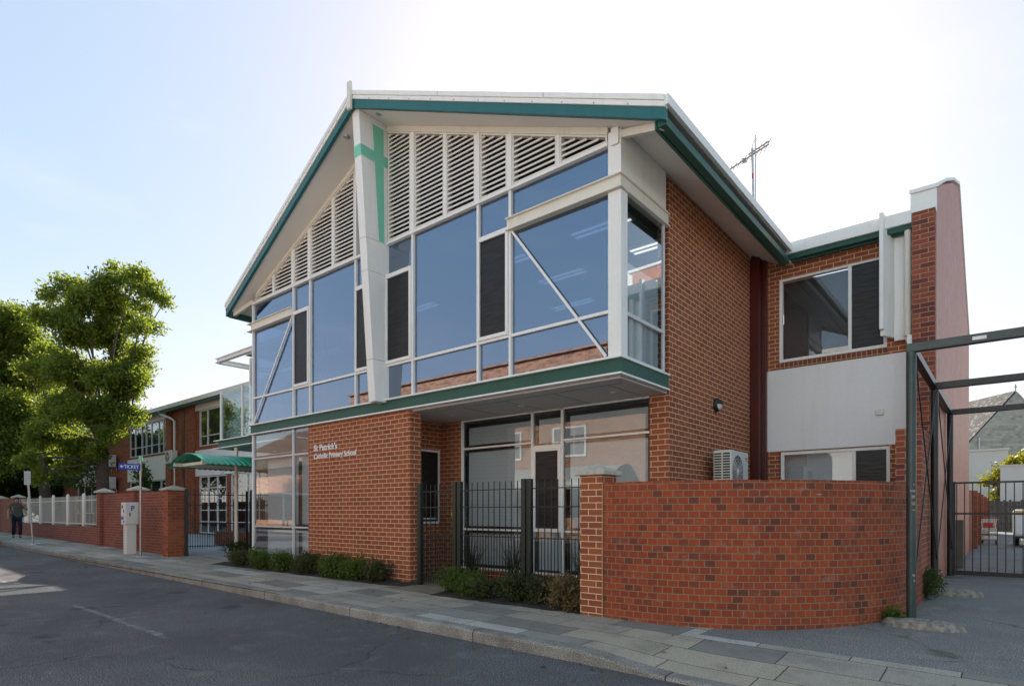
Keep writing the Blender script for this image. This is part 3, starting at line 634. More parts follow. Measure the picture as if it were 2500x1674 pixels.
# upright tapers: wide at top, narrow below
zt, zc0, zc1, zbm = 8.62, 7.93, 8.13, 6.47
sd_ = lambda z: (.43+.12*(8.62-z)/(8.62-6.47), .80-.02*(8.62-z)/2.15)
zs = lin(zbm, zt, 12)
vs = []
for z in zs:
    a, c_ = sd_(z); vs += [P(z, a), P(z, c_)]
m.add(vs, [(2*i, 2*i+1, 2*i+3, 2*i+2) for i in range(len(zs)-1)])
e = .0055
vs = [P(zc0, 0), P(zc0-.01, 1), P(zc1-.01, 1), P(zc1, 0)]; m.add(vs, [(0, 1, 2, 3)])
for za, zb in ((zc0, zc1),):
    vs = [(cx0(za)-.003, colsec(za)-.005, za), (cx0(za)+.205, colsec(za)-.005, za), (cx0(zb)+.205, colsec(zb)-.005, zb), (cx0(zb)-.003, colsec(zb)-.005, zb)]; m.add(vs, [(0, 1, 2, 3)])
m.build('cross', M['mint'], colm, fixn=False)

# ground-floor glazing left of the brick wall
def gl(name, a, c_, z0, z1, y): 
    q = MB(); q.box(a, c_, y, y+.008, z0, z1); return q.build(name, M['glass_clear'], S)
m = MB()
for x in (-14.43, -12.59): m.box(x-.03, x+.03, FY-.02, FY+.05, .25, 3.23)
for z in (.25, .965, 2.62): m.box(-14.40, -12.62, FY-.018, FY+.045, z, z+.035); m.box(-12.56, -11.972, FY-.018, FY+.045, z, z+.035)
m.box(-14.50, -11.972, FY-.05, FY+.05, .19, .249); m.build('window_frame', M['alum'], S)
for a, c_ in ((-14.40, -12.62), (-12.56, -11.972)):
    for z0, z1 in ((.285, .965), (1.0, 2.62), (2.655, 3.225)):
        g = gl('window_pane', a, c_, z0, z1, FY+.01)
        q = MB(); q.box(a, c_, FY+.02, FY+.03, z0, z0+.05); q.box(a, c_, FY+.02, FY+.03, z1-.05, z1); q.box(a, a+.03, FY+.02, FY+.03, z0+.05, z1-.05); q.build('gasket', M['black'], g)
for a, c_ in ((-14.05, -12.66), (-12.5, -12.0)):
    q = MB(); q.box(a, c_, FY+.16, FY+.17, .3, 2.75); q.build('roller_blind', M['blind'], S)
# recessed ground-floor glazing
RY = 8.86
m = MB()
for x, wd in ((-8.68, .045), (-6.853, .045), (-6.174, .045)): m.box(x-wd/2, x+wd/2, RY-.03, RY+.05, .22, 3.2)
for a, c_ in ((-8.657, -6.876), (-6.151, -4.47)):
    for z in (.965, 2.605): m.box(a, c_, RY-.028, RY+.045, z, z+.035)
m.box(-6.83, -6.197, RY-.028, RY+.045, 2.50, 2.56)
m.box(-8.70, -4.47, RY-.05, RY+.05, .19, .219); m.box(-8.657, -4.47, RY-.03, RY+.04, 3.175, 3.2); m.build('window_frame', M['white'], S)
for a, c_ in ((-8.657, -6.876), (-6.151, -4.47)):
    for z0, z1 in ((.22, .965), (1.0, 2.605), (2.64, 3.175)):
        g = gl('window_pane', a, c_, z0, z1, RY+.005)
        q = MB(); q.box(a, c_, RY+.016, RY+.03, z0, z0+.05); q.box(a, c_, RY+.016, RY+.03, z1-.055, z1); q.box(a, a+.04, RY+.016, RY+.03, z0+.05, z1-.055); q.box(c_-.035, c_, RY+.016, RY+.03, z0+.05, z1-.055); q.build('gasket', M['black'], g)
    q = MB(); q.box(a+.10, c_-.05, RY+.06, RY+.07, .28, 3.05); q.build('roller_blind', M['blind'], S)
g = gl('window_pane', -6.83, -6.197, 2.56, 3.175, RY+.005); q = MB(); q.box(-6.83, -6.197, RY+.016, RY+.03, 2.56, 2.6); q.box(-6.83, -6.79, RY+.016, RY+.03, 2.6, 3.12); q.box(-6.83, -6.197, RY+.016, RY+.03, 3.12, 3.175); q.build('gasket', M['black'], g)
q = MB(); q.box(-6.75, -6.25, RY+.06, RY+.07, 2.58, 3.05); q.build('roller_blind', M['blind'], S)
gl('window_pane', -6.83, -6.197, .22, .965, RY+.005)
q = MB(); q.box(-6.75, -6.25, RY+.06, RY+.07, .26, .96); q.build('roller_blind', M['blind'], S)
f = MB(); f.box(-6.83, -6.197, RY-.05, RY+.03, .966, 1.03); f.box(-6.83, -6.77, RY-.05, RY+.03, 1.03, 2.50); f.box(-6.257, -6.197, RY-.05, RY+.03, 1.03, 2.5); f.box(-6.77, -6.257, RY-.05, RY+.03, 2.445, 2.499)
fr = f.build('screen_frame', M['white'], S, bevel=.004); q = MB(); q.box(-6.77, -6.257, RY-.02, RY, 1.03, 2.445); q.build('mesh_screen', M['screen'], fr)
# small screened window in the recess, facing right
f = MB(); X = -9.32
f.box(X-.03, X+.02, 8.02, 8.80, 2.585, 2.63); f.box(X-.03, X+.02, 8.02, 8.80, 1.09, 1.135); f.box(X-.03, X+.02, 8.76, 8.80, 1.135, 2.585); f.box(X-.03, X+.02, 8.02, 8.06, 1.135, 2.585); f.box(X-.02, X+.015, 8.06, 8.70, 1.18, 1.21)
fr = f.build('screen_frame', M['white'], S); q = MB(); q.box(X-.015, X-.005, 8.06, 8.76, 1.135, 2.585); q.build('mesh_screen', M['screen'], fr)

# raised white lettering
def text(name, s, x0, x1, z0, h, y, mat, depth=.02, parent=None, rot=None, cap=.69):
    cu = bpy.data.curves.new(name, 'FONT'); cu.body = s; cu.extrude = depth/2; cu.offset = .02
    ob = bpy.data.objects.new(name, cu); COL.objects.link(ob); cu.size = 1.0
    dg = bpy.context.evaluated_depsgraph_get(); dg.update()
    me = bpy.data.meshes.new_from_object(ob.evaluated_get(dg)); bpy.data.objects.remove(ob); bpy.data.curves.remove(cu)
    xs = [v.co.x for v in me.vertices]; a, c_ = min(xs), max(xs)
    for v in me.vertices:
        u = (v.co.x-a)/(c_-a)*(x1-x0); q = v.co.y*h/cap; d = v.co.z*1.0
        v.co = rot(u, q, d) if rot else (x0+u, y-d, z0+q)
    me.materials.clear(); me.materials.append(mat)
    o = bpy.data.objects.new(name, me); COL.objects.link(o)
    if parent: o.parent = parent
    return o
SG = thing('wall_lettering', 'raised white letters naming the school, fixed to the red brick front wall', 'lettering', (0, 0, 0))
text('lettering', "St Patrick's", -11.735, -10.865, 2.665, .128, FY-.012, M['sign_white'], .012, SG)
text('lettering', 'Catholic Primary School', -11.735, -10.205, 2.495, .104, FY-.012, M['sign_white'], .012, SG)

# ------------------------------------------------------------------ brick side wing on the right, with its parapet gable wall
W = thing('side_wing', 'two storey brick side wing with white rendered band beside the lane', 'building', (-2.5, 13, 0))
WY = 13.0
m = MB(); m.box(-4.14, -3.648, WY, WY+.25, -.2, 6.55); m.box(-3.648, -1.32, WY, WY+.25, 6.10, 6.55); m.box(-1.745, -1.32, WY, WY+.25, 4.255, 6.10)
m.box(-3.648, -1.745, WY, WY+.25, 2.57, 4.30); m.box(-1.70, -1.32, WY, WY+.25, -.2, 4.255); m.box(-3.62, -1.70, WY, WY+.25, -.2, 1.1)
m.build('wing_wall', M['brick'], W)
m = MB(); m.box(-3.94, -1.60, WY-.025, WY-.002, 2.58, 4.25); m.box(-1.60, -1.30, WY-.025, WY-.002, 2.585, 4.25); m.build('rendered_band', M['render'], W)
m = MB(); m.box(-3.66, -1.74, WY-.045, WY+.02, 4.262, 4.375); m.build('brick_sill', M['soldier'], W, uvoff=(0, -.20))
def wwin(x0, xm, x1, z0, z1, dark):
    f = MB(); t = .06; y0, y1 = WY+.02, WY+.1
    f.box(x0, x1, y0, y1, z1-t, z1); f.box(x0, x1, y0, y1, z0, z0+t); f.box(x0, x0+t, y0, y1, z0+t, z1-t); f.box(x1-t, x1, y0, y1, z0+t, z1-t); f.box(xm-t/2, xm+t/2, y0, y1, z0+t, z1-t)
    fr = f.build('window_frame', M['white'], W, bevel=.004)
    q = MB(); q.box(x0+t, xm-t/2, y0+.03, y0+.038, z0+t, z1-t); q.build('pane', M['glass_clear'], fr)
    q = MB(); q.box(xm+t/2, x1-t, y0+.02, y0+.03, z0+t, z1-t); q.build('mesh_screen', M['screen'], fr)
    q = MB(); q.box(x0, xm, WY+.35, WY+.36, z0, z1); q.build('room', M['interior_dark'] if dark else M['blind'], fr)
wwin(-3.648, -2.36, -1.745, 4.40, 6.12, True); wwin(-3.62, -2.29, -1.70, 1.12, 2.56, False)
m = MB(); m.box(-3.42, -1.33, WY-.36, WY-.30, 6.45, 6.67); m.hexa([(-4.14, WY-.30, 6.56), (-1.0, WY-.3, 6.56), (-1.0, 18.8, 9.2), (-4.14, 18.8, 9.2), (-4.14, WY-.30, 6.66), (-1.0, WY-.3, 6.66), (-1.0, 18.8, 9.3), (-4.14, 18.8, 9.3)]); m.build('wing_roof', M['white'], W)
m = MB(); m.box(-3.6, -1.33, WY-.30, WY-.18, 6.36, 6.47); m.box(-3.6, -1.33, WY-.18, WY-.15, 6.33, 6.53); m.build('gutter', M['green'], W, bevel=.01)
m = MB(); m.box(-3.5, -1.33, WY-.15, WY, 6.50, 6.53); m.build('eave_lining', M['maroon'], W)
m = MB(); m.box(-4.135, -3.95, WY-.30, WY-.01, -.1, 6.62); m.box(-3.95, -3.87, WY-.12, WY-.01, -.1, 6.55); m.build('corner_column', M['maroon'], W, bevel=.006)
# parapet gable wall along the lane
PX = -.985
m = MB(); m.box(-1.323, PX-.004, 12.63, 12.9, -.2, 6.60); m.build('parapet_pier', M['brick_pier'], W)
gab = [(12.632, -.2), (24.2, -.2), (24.2, 6.66), (19.05, 9.62), (17.0, 8.86), (14.9, 7.95), (12.632, 6.93)]
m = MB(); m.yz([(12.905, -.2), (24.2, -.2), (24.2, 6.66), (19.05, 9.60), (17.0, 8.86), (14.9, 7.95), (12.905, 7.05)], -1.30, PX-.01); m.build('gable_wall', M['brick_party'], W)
m = MB()
m.yz([(12.631, 6.601), (12.9, 6.601), (12.9, 6.99), (12.631, 6.99)], -1.345, PX+.006)
tp = [(12.631, 6.99), (14.9, 8.01), (17.0, 8.92), (19.05, 9.67), (24.3, 6.72)]
m.yz([(12.6, 6.93)]+[(y, z-.0) for y, z in tp[1:]]+[(24.3, 6.78)]+[(y, z+.06) for y, z in tp[::-1][1:-1]]+[(12.6, 7.0)], -1.36, PX+.02); m.build('parapet_cap', M['white'], W, bevel=.006)
m = MB(); m.box(-1.33, -1.0, 10.7, 12.62, -.2, 2.59); m.build('low_side_wall', M['brick_pier'], W)
# shading fin and downpipe beside the parapet
m = MB(); m.box(-1.80, -1.735, 12.5, 12.62, 4.62, 6.70); m.xy([(-1.80, 12.62), (-1.735, 12.62), (-1.60, 12.96), (-1.68, 12.96)], 4.52, 6.70); m.box(-1.62, -1.33, 12.90, 12.98, 4.46, 6.42); m.build('shading_fin', M['white'], W, bevel=.004)
m = MB(); m.tube([(-1.395, 12.76, 6.52), (-1.395, 12.76, 4.48)], .055, 14); m.tube([(-1.395, 12.76, 4.48), (-1.385, 12.80, 4.35), (-1.37, 12.84, 4.25)], [.05, .035, .03], 12); m.build('downpipe', M['cream'], W)
m = MB(); m.box(-1.40, -1.33, 12.7, 12.72, 4.30, 4.48); m.build('bracket', M['steel'], W)
m = MB(); m.box(-1.92, -1.79, WY-.065, WY-.026, 3.14, 3.25); tag(m.build('sensor_box', M['plastic'], None, origin=(-1.86, WY-.03, 3.14), bevel=.01), 'small pale plastic box on the white rendered band', 'sensor box')
# round wall light
L = thing('wall_light', 'round black bulkhead light with half shade on tall brick side wall', 'wall light', (-4.14, 10.82, 3.29))
m = MB(); m.lathe((-4.138, 10.82, 3.29), [(.125, 0), (.125, .05), (.105, .07), (.10, .07)], 28, 'x'); m.build('housing', M['black'], L)
m = MB(); m.lathe((-4.138, 10.82, 3.29), [(.10, .06), (.085, .085), (.05, .105), (.001, .11)], 28, 'x'); m.build('diffuser', M['plastic'], L)
m = MB(); vs = []
for j in range(15):
    t = math.pi*j/14
    for r, h in ((.104, .068), (.09, .10), (.05, .12), (.0, .122)): vs.append((-4.138+h, 10.82+r*math.cos(t), 3.29+r*math.sin(t)+.0))
m.add(vs, [(i*4+j, (i+1)*4+j, (i+1)*4+j+1, i*4+j+1) for i in range(14) for j in range(3)], True); m.build('shade', M['black'], L)

# air conditioners: built once, copied to the walls
def aircon(name, label, loc, rz, group):
    t = thing(name, label, 'air conditioner', loc, group, local=True); t.rotation_euler = (0, 0, rz)
    m = MB(); m.box(-.42, .42, -.15, .15, .0, .66); m.build('casing', M['plastic'], t, bevel=.018)
    m = MB(); n = 40; cx, cz, r = -.12, .33, .26
    ring = [(cx+r*math.cos(2*math.pi*i/n), -.153, cz+r*math.sin(2*math.pi*i/n)) for i in range(n)]
    m.add(ring, [tuple(range(n))]); m.build('fan_recess', M['grille'], t)
    m = MB()
    for k in range(5):
        rr = .06+k*.05; m.tube([(cx+rr*math.cos(2*math.pi*i/28), -.158, cz+rr*math.sin(2*math.pi*i/28)) for i in range(29)], .0035, 4, False)
    for k in range(16):
        a = 2*math.pi*k/16; m.tube([(cx+.05*math.cos(a), -.158, cz+.05*math.sin(a)), (cx+.26*math.cos(a+.25), -.158, cz+.26*math.sin(a+.25))], .003, 4, False)
    m.lathe((cx, -.155, cz), [(.001, -.016), (.04, -.016), (.05, 0)], 14, 'y'); m.build('fan_grille', M['plastic'], t)
    m = MB()
    for k in range(3):
        a0 = 2*math.pi*k/3; pts = [(cx+rr*math.cos(a0+d), -.1535-.001*k, cz+rr*math.sin(a0+d)) for rr, d in ((.05, 0), (.24, .1), (.25, .6), (.20, .9), (.05, .7))]
        m.add(pts, [tuple(range(5))])
    m.build('fan_blade', M['fan'], t)
    m = MB()
    for k in range(14):
        z = .06+k*.041
        for y0, y1 in ((-.13, -.012), (.012, .13)): m.box(-.4215, -.424, y0, y1, z, z+.024)
    m.build('side_grille', M['grille'], t)
    m = MB(); m.box(.26, .36, -.154, -.1515, .555, .57); m.box(.26, .36, -.154, -.1515, .525, .535); m.build('badge', M['grille'], t)
    m = MB()
    for x in (-.3, .3): m.box(x-.02, x+.02, -.15, .22, -.04, -.002); m.box(x-.02, x+.02, .19, .22, -.3, -.04)
    m.build('mounting_bracket', M['steel'], t)
    return t
aircon('air_conditioner', 'white air conditioner unit on brick side wall above the curved wall', (-3.82, 10.72, 1.66), R(90), None).scale = (1.03, 1.05, 1.13)

# tv aerial
A = thing('tv_aerial', 'thin television aerial with guy mast rising behind the white roof edge', 'aerial', (-4.79, 15, 7.0))
m = MB(); m.tube([(-4.79, 15, 7.0), (-4.80, 15, 8.8), (-4.83, 15, 10.2)], .03, 8); m.tube([(-4.74, 15.0, 7.2), (-4.76, 15, 10.5)], .014, 6); m.build('mast', M['steel'], A)
m = MB(); a, c_ = Vector((-5.27, 14.6, 9.65)), Vector((-4.52, 15.25, 10.30)); m.tube([a, c_], .02, 6); m.tube([a.lerp(c_, .5)+Vector((0, 0, .07)), c_+Vector((0, 0, .07))], .018, 6)
for k in range(9):
    p = a.lerp(c_, .05+k*.115); h = .11+.012*k; d = Vector((.55, -.6, .25)).normalized(); m.tube([p-d*h, p+d*h], .009, 5)
m.box(-5.02, -4.94, 14.85, 14.92, 9.86, 9.96); m.tube([(-4.86, 15, 10.15), (-4.80, 15, 10.36), (-4.68, 14.95, 10.38)], .008, 5); m.build('antenna_boom', M['fan'], A)
m = MB(); m.tube([(-4.815, 14.985, 9.45), (-4.815, 14.985, 9.58)], .024, 8); m.build('clamp', M['red'], A)
m = MB(); m.tube([(-4.75, 15, 9.4), (-3.6, 16.5, 8.1)], .004, 4); m.build('guy_wire', M['steel'], A)

# ------------------------------------------------------------------ foliage
def leaves(name, centres, per, spread, ln, wd, mat, parent=None, origin=(0, 0, 0), droop=.3):
    c = np.repeat(np.asarray(centres, float), per, 0); n = len(c)
    tone_c = np.repeat(rng.random(len(centres)), per)
    p = c+rng.normal(0, 1, (n, 3))*spread
    d = rng.normal(0, 1, (n, 3)); d[:, 2] -= droop; d /= np.linalg.norm(d, axis=1)[:, None]
    q = rng.normal(0, 1, (n, 3)); s = np.cross(d, q); s /= np.linalg.norm(s, axis=1)[:, None]+1e-9
    L_ = (ln*(.65+.7*rng.random(n)))[:, None]; W_ = (wd*(.65+.7*rng.random(n)))[:, None]
    o0 = np.asarray(origin)
    v = np.empty((n, 4, 3)); v[:, 0] = p-d*L_/2; v[:, 1] = p+s*W_/2-d*L_*.05; v[:, 2] = p+d*L_/2; v[:, 3] = p-s*W_/2-d*L_*.05
    v = (v-o0).reshape(-1, 3)
    me = bpy.data.meshes.new(name); me.vertices.add(4*n); me.vertices.foreach_set('co', v.ravel())
    me.loops.add(4*n); me.loops.foreach_set('vertex_index', np.arange(4*n)); me.polygons.add(n)
    me.polygons.foreach_set('loop_start', np.arange(0, 4*n, 4)); me.polygons.foreach_set('loop_total', np.full(n, 4))
    at = me.attributes.new('tone', 'FLOAT', 'FACE'); at.data.foreach_set('value', np.clip(tone_c*.7+rng.random(n)*.45-.08, 0, 1).astype(np.float32))
    me.update(calc_edges=True); me.materials.append(mat)
    ob = bpy.data.objects.new(name, me); COL.objects.link(ob)
    if parent is not None: ob.parent = parent
    else: ob.location = tuple(o0)
    return ob
def blobpts(blobs, dens, lo=.45, sq=.85):
    out = []
    if dens < 200 and dens != 60:      # crowns: break every lobe into ragged clumps with gaps between
        nb = []
        for (c, r) in blobs:
            k = max(3, int(7*r+3))
            for _ in range(k):
                d = rng.normal(0, 1, 3); d /= np.linalg.norm(d); nb.append((np.asarray(c)+d*r*np.array([1, 1, .8])*(.35+.6*rng.random()), r*(.30+.22*rng.random())))
        blobs = nb; dens = dens*1.25; lo = .2; sq = .6
    for (c, r) in blobs:
        n = max(4, int(dens*r*r)); d = rng.normal(0, 1, (n, 3)); d /= np.linalg.norm(d, axis=1)[:, None]
        rr = r*(lo+(1.08-lo)*rng.random(n)**.7)[:, None]; pp = np.asarray(c)+d*rr*np.array([1, 1, sq]); out.append(pp)
    return np.concatenate(out)
def limb(m, a, b, r0, r1, wob=.25, n=7):
    a, b = Vector(a), Vector(b); pts = []; ph = random.uniform(0, 6)
    for i in range(n):
        t = i/(n-1); p = a.lerp(b, t); k = math.sin(math.pi*t)*wob
        pts.append(p+Vector((math.sin(ph+3*t)*k, math.cos(ph+2.3*t)*k, abs(math.sin(math.pi*t))*wob*.6)))
    m.tube(pts, [r0+(r1-r0)*i/(n-1) for i in range(n)], 7)
def tree(name, label, base, fork, blobs, r, dens, per, mat, group, ln=.19, wd=.085, spread=.16):
    t = thing(name, label, 'tree', base, group)
    m = MB(); b, f = Vector(base), Vector(fork)
    m.tube([b-Vector((0, 0, .3)), b+Vector((0, 0, .15)), b.lerp(f, .35)+Vector((.06, .05, 0)), b.lerp(f, .7), f], [r*1.5, r*1.15, r, r*.9, r*.8], 12)
    for (c, rr) in blobs:
        c = Vector(c)
        if c.z > f.z-.5: limb(m, f.lerp(b, random.uniform(0, .12)), c, r*.22, .015, .3)
        else: limb(m, b.lerp(f, .75), c, r*.22, .02, .3)
    m.build('trunk', M['bark'], t)
    leaves('crown', blobpts(blobs, dens), per, spread, ln, wd, mat, t, base); return t

B1 = [((-30.33, 9.91, 11.65), 0.89), ((-29.65, 10.47, 11.06), 0.41), ((-29.31, 10.76, 10.82), 0.22), ((-31.32, 9.73, 12.26), 0.56), ((-31.09, 8.62, 11.01), 1.0), ((-32.6, 8.02, 11.65), 0.7), ((-33.31, 7.43, 11.1), 0.44), ((-32.12, 9.72, 10.69), 1.15), ((-29.76, 10.38, 9.8), 0.41), ((-30.2, 10.1, 10.5), .5), ((-29.14, 9.6, 9.31), 0.5), ((-31.96, 8.55, 9.62), 1.29), ((-31.67, 7.49, 9.49), 1.07), ((-31.89, 9.91, 8.78), 0.86), ((-29.84, 9.66, 7.2), 0.6), ((-30.12, 10.08, 8.47), 0.18), ((-30.6, 8.69, 7.53), 0.95), ((-32.46, 8.13, 7.77), 1.39), ((-34.55, 7.7, 8.39), 1.15), ((-30.9, 9.43, 6.11), 0.7), ((-30.26, 9.96, 5.92), 0.3), ((-31.0, 8.29, 5.75), 1.0), ((-32.89, 7.78, 6.11), 1.11), ((-30.5, 8.8, 4.69), 0.5), ((-32.32, 8.25, 4.35), 0.8), ((-32.22, 7.04, 4.69), 0.89), ((-31.63, 6.22, 3.53), 0.45), ((-31.24, 6.55, 2.85), 0.28), ((-30.05, 10.1, 8.5), .55), ((-30.25, 9.9, 7.8), .65), ((-30.5, 9.7, 7.2), .7), ((-30.8, 9.5, 6.6), .7), ((-30.2, 9.9, 6.9), .5), ((-30.9, 9.1, 4.9), .6), ((-31.2, 8.7, 4.1), .5), ((-30.4, 9.5, 5.4), .6), ((-32.6, 8.2, 3.6), .6)]
tree('street_tree', 'tall leafy tree with thick dark trunk behind the brick boundary wall', (-31.5, 8.9, .2), (-31.5, 9.0, 4.6), B1, .27, 80, 24, M['leaf'], 'trees behind the boundary wall', .17, .08, .155)
B2 = [((-43.02, 8.46, 12.0), 1.4), ((-43.92, 7.72, 11.07), 1.63), ((-44.81, 6.97, 11.77), 1.63), ((-44.84, 8.25, 9.44), 1.92), ((-43.74, 9.17, 10.87), 1.08), ((-42.84, 8.61, 7.11), 1.63), ((-44.1, 7.57, 6.65), 1.86), ((-46.5, 6.87, 8.24), 2.16), ((-43.56, 8.01, 4.55), 1.4), ((-43.37, 9.47, 4.41), 0.96), ((-41.6, 9.2, 9.2), 1.2), ((-41.4, 9.6, 6.0), 1.2)]
tree('street_tree', 'second tree back along the boundary wall, its crown filling the left edge', (-42, 9.3, .2), (-42.3, 9.1, 4.2), B2, .3, 54, 22, M['leaf'], 'trees behind the boundary wall', .21, .10, .20)
B3 = [((-60+random.uniform(-6, 6), 11+random.uniform(-3.5, 4), z), 2.0+random.random()) for z in (3, 3.4, 4.5, 5, 6, 7, 8, 9.5) for _ in range(2)]
tree('street_tree', 'farthest dark tree at the end of the boundary wall', (-60, 11, .2), (-60, 11, 4), B3, .35, 40, 14, M['leaf_dark'], 'trees behind the boundary wall', .34, .16, .28)
B4 = [((-36.2, 9.6, 3.1), .75), ((-37.4, 9.2, 3.6), .8), ((-35.4, 10.0, 3.7), .6), ((-38.6, 9.4, 3.2), .8), ((-36.8, 9.5, 4.4), .7)]
tree('small_tree', 'low dark bushy tree behind the white picket infill', (-36.8, 9.5, .2), (-36.8, 9.5, 2.2), B4, .1, 60, 14, M['leaf_dark'], None, .17, .08, .14)
B5 = [((-24.1, 8.1, 2.35), .22), ((-24.25, 8.2, 2.7), .18), ((-23.95, 8.0, 2.65), .16), ((-24.2, 8.1, 3.0), .15), ((-24.0, 8.1, 2.1), .25)]
tree('small_tree', 'slim young tree poking above the boundary wall cap', (-24.1, 8.1, .1), (-24.1, 8.1, 1.9), B5, .04, 420, 10, M['leaf_dark'], None, .14, .06, .07)

def shrub(label, x, y, w_, d_, h, mat, group, dens=900, ln=.055, wd=.034, tw=8):
    z = Z(x, y); t = thing('shrub', label, 'shrub', (x, y, z), group)
    m = MB()
    for k in range(tw):
        a = random.uniform(0, 6.28); m.tube([(x, y, z-.02), (x+math.cos(a)*w_*.25, y+math.sin(a)*d_*.25, z+h*.5), (x+math.cos(a)*w_*.42, y+math.sin(a)*d_*.42, z+h*.85)], [.008, .006, .003], 5)
    m.build('stems', M['bark'], t)
    nb = 9; cs = []
    for k in range(nb):
        a = 6.28*k/nb+random.uniform(-.4, .4); q = random.uniform(.15, .32)
        cs.append(((x+math.cos(a)*w_*q, y+math.sin(a)*d_*q, z+h*random.uniform(.35, .72)), h*random.uniform(.32, .48)))
    cs.append(((x, y, z+h*.55), h*.45)); cs.append(((x+w_*.1, y-d_*.2, z+h*.25), h*.3))
    leaves('foliage', blobpts(cs, max(201, dens/1.7), .25, .95), 10, .04, ln, wd, mat, t, (x, y, z)); return t
g = 'shrubs planted along the foot of the brick wall'
shrub('leftmost low shrub of the bed, under the corner of the glazing', -14.0, 6.78, 1.0, .45, .42, M['leaf_dull'], g)
shrub('low shrub under the ground floor glass, second in the bed', -13.05, 6.8, 1.0, .5, .42, M['leaf_shrub'], g)
shrub('low green shrub in the bed below the narrow glass pane', -12.2, 6.86, .9, .5, .44, M['leaf_shrub'], g)
shrub('dull shrub in the bed where glass meets brick', -11.35, 6.9, .75, .5, .42, M['leaf_dull'], g)
shrub('bright green shrub below the white lettering', -10.45, 6.96, .85, .5, .48, M['leaf_shrub'], g)
shrub('fresh green shrub in the middle of the red brick wall', -9.75, 6.98, .8, .5, .44, M['leaf_shrub'], g)
shrub('last small dark shrub before the green metal gate', -9.15, 7.02, .55, .4, .40, M['leaf_dull'], g)
g = 'shrubs in front of the green metal fence'
shrub('leafy shrub beside the paved threshold, left of the fence shrubs', -7.02, 7.02, .55, .45, .40, M['leaf_shrub'], g)
shrub('brightest yellow green shrub in front of the metal fence', -6.62, 6.98, .5, .45, .40, M['leaf_shrub'], g)
shrub('small dark shrub just right of the brightest one', -6.22, 6.86, .4, .35, .32, M['leaf_dull'], g)
shrub('rounded dull shrub before the thick fence post', -5.78, 7.05, .55, .45, .42, M['leaf_dull'], g)
shrub('loose dull shrub right of the thick fence post', -5.42, 7.12, .5, .4, .40, M['leaf_dull'], g)
shrub('dry brown shrub against the capped brick pillar', -4.72, 6.92, .42, .4, .46, M['leaf_brown'], g, 1100, .05, .035)
shrub('dark low plant at the base of the white canopy post', -16.9, 8.1, .9, .7, .4, M['leaf_dark'], None, 600)
shrub('small weed at the foot of the green pole', -1.12, 8.75, .2, .18, .15, M['leaf_shrub'], None, 1500, .05, .025, 4)
shrub('ragged weeds growing against the lane wall behind the first pole', -.97, 11.1, .22, .9, .42, M['leaf_dark'], None, 700, .045, .028)
def straps(label, x, y, h, n):
    z = Z(x, y); m = MB()
    for k in range(n):
        a = random.uniform(0, 6.28); L_ = h*random.uniform(.6, 1.1); bend = random.uniform(.1, .55); w2 = random.uniform(.006, .011)
        d = Vector((math.cos(a), math.sin(a), 0)); s_ = Vector((-d.y, d.x, 0)); b0 = Vector((x, y, z))+d*random.uniform(0, .12); pts = []
        for i in range(6):
            t = i/5; p = b0+d*(bend*L_*t*t)+Vector((0, 0, L_*(t-.25*bend*t*t))); ww = w2*(1-t*.9); pts += [p-s_*ww, p+s_*ww]
        m.add(pts, [(2*i, 2*i+1, 2*i+3, 2*i+2) for i in range(5)])
    o = m.build('strap_plant', M['strap'], None, origin=(x, y, z), fixn=False); tag(o, label, 'plant', 'strap leaved plants behind the metal fence'); return o
straps('dark strap leaved clump behind the fence beside the gate', -7.85, 8.25, .95, 90)
straps('dark strap leaved clump behind the fence, left of the thick post', -6.75, 8.2, 1.0, 110)
straps('dark strap leaved clump behind the fence beside the brick pillar', -5.2, 8.1, 1.05, 130)

# ------------------------------------------------------------------ front pillar, curved wall, metal fence
def cap(m, x0, x1, y0, y1, z, ov, h, pk):
    m.box(x0-ov, x1+ov, y0-ov, y1+ov, z, z+h); cx, cy = (x0+x1)/2, (y0+y1)/2; o = ov-.012
    m.add([(x0-o, y0-o, z+h), (x1+o, y0-o, z+h), (x1+o, y1+o, z+h), (x0-o, y1+o, z+h), (cx, cy, z+h+pk)], [(0, 1, 4), (1, 2, 4), (2, 3, 4), (3, 0, 4)])
pl = thing('brick_pillar', 'square brick pillar with pale pyramid cap at the start of the curved wall', 'pillar', (-4.27, 6.97, -.04))
m = MB(); m.box(-4.455, -4.105, 6.80, 7.15, -.25, 1.825); m.build('shaft', M['brick'], pl)
m = MB(); cap(m, -4.455, -4.105, 6.80, 7.15, 1.826, .06, .055, .10); m.build('cap', M['cap'], pl, bevel=.008)
m = MB(); m.box(-4.110, -4.099, 6.794, 6.80, -.2, 1.72); m.build('joint', M['joint'], pl)
def catmull(P, n):
    P = [Vector((*p, 0)) for p in P]; out = []
    for i in range(len(P)-1):
        p0, p1, p2, p3 = P[max(i-1, 0)], P[i], P[i+1], P[min(i+2, len(P)-1)]
        for k in range(n):
            t = k/n; out.append(.5*((2*p1)+(-p0+p2)*t+(2*p0-5*p1+4*p2-p3)*t*t+(-p0+3*p1-3*p2+p3)*t**3))
    return out+[P[-1]]
path = catmull([(-4.098, 6.81), (-3.5, 6.83), (-2.9, 6.99), (-2.35, 7.28), (-1.85, 7.73), (-1.42, 8.32), (-1.13, 9.0), (-1.02, 9.75), (-1.0, 10.695)], 12)
m = MB(); zt_ = 1.72; s_ = 0; th = .23
ins = []
for i, p in enumerate(path):
    d = (path[min(i+1, len(path)-1)]-path[max(i-1, 0)]).normalized(); nrm = Vector((-d.y, d.x, 0)); ins.append(p+nrm*th)
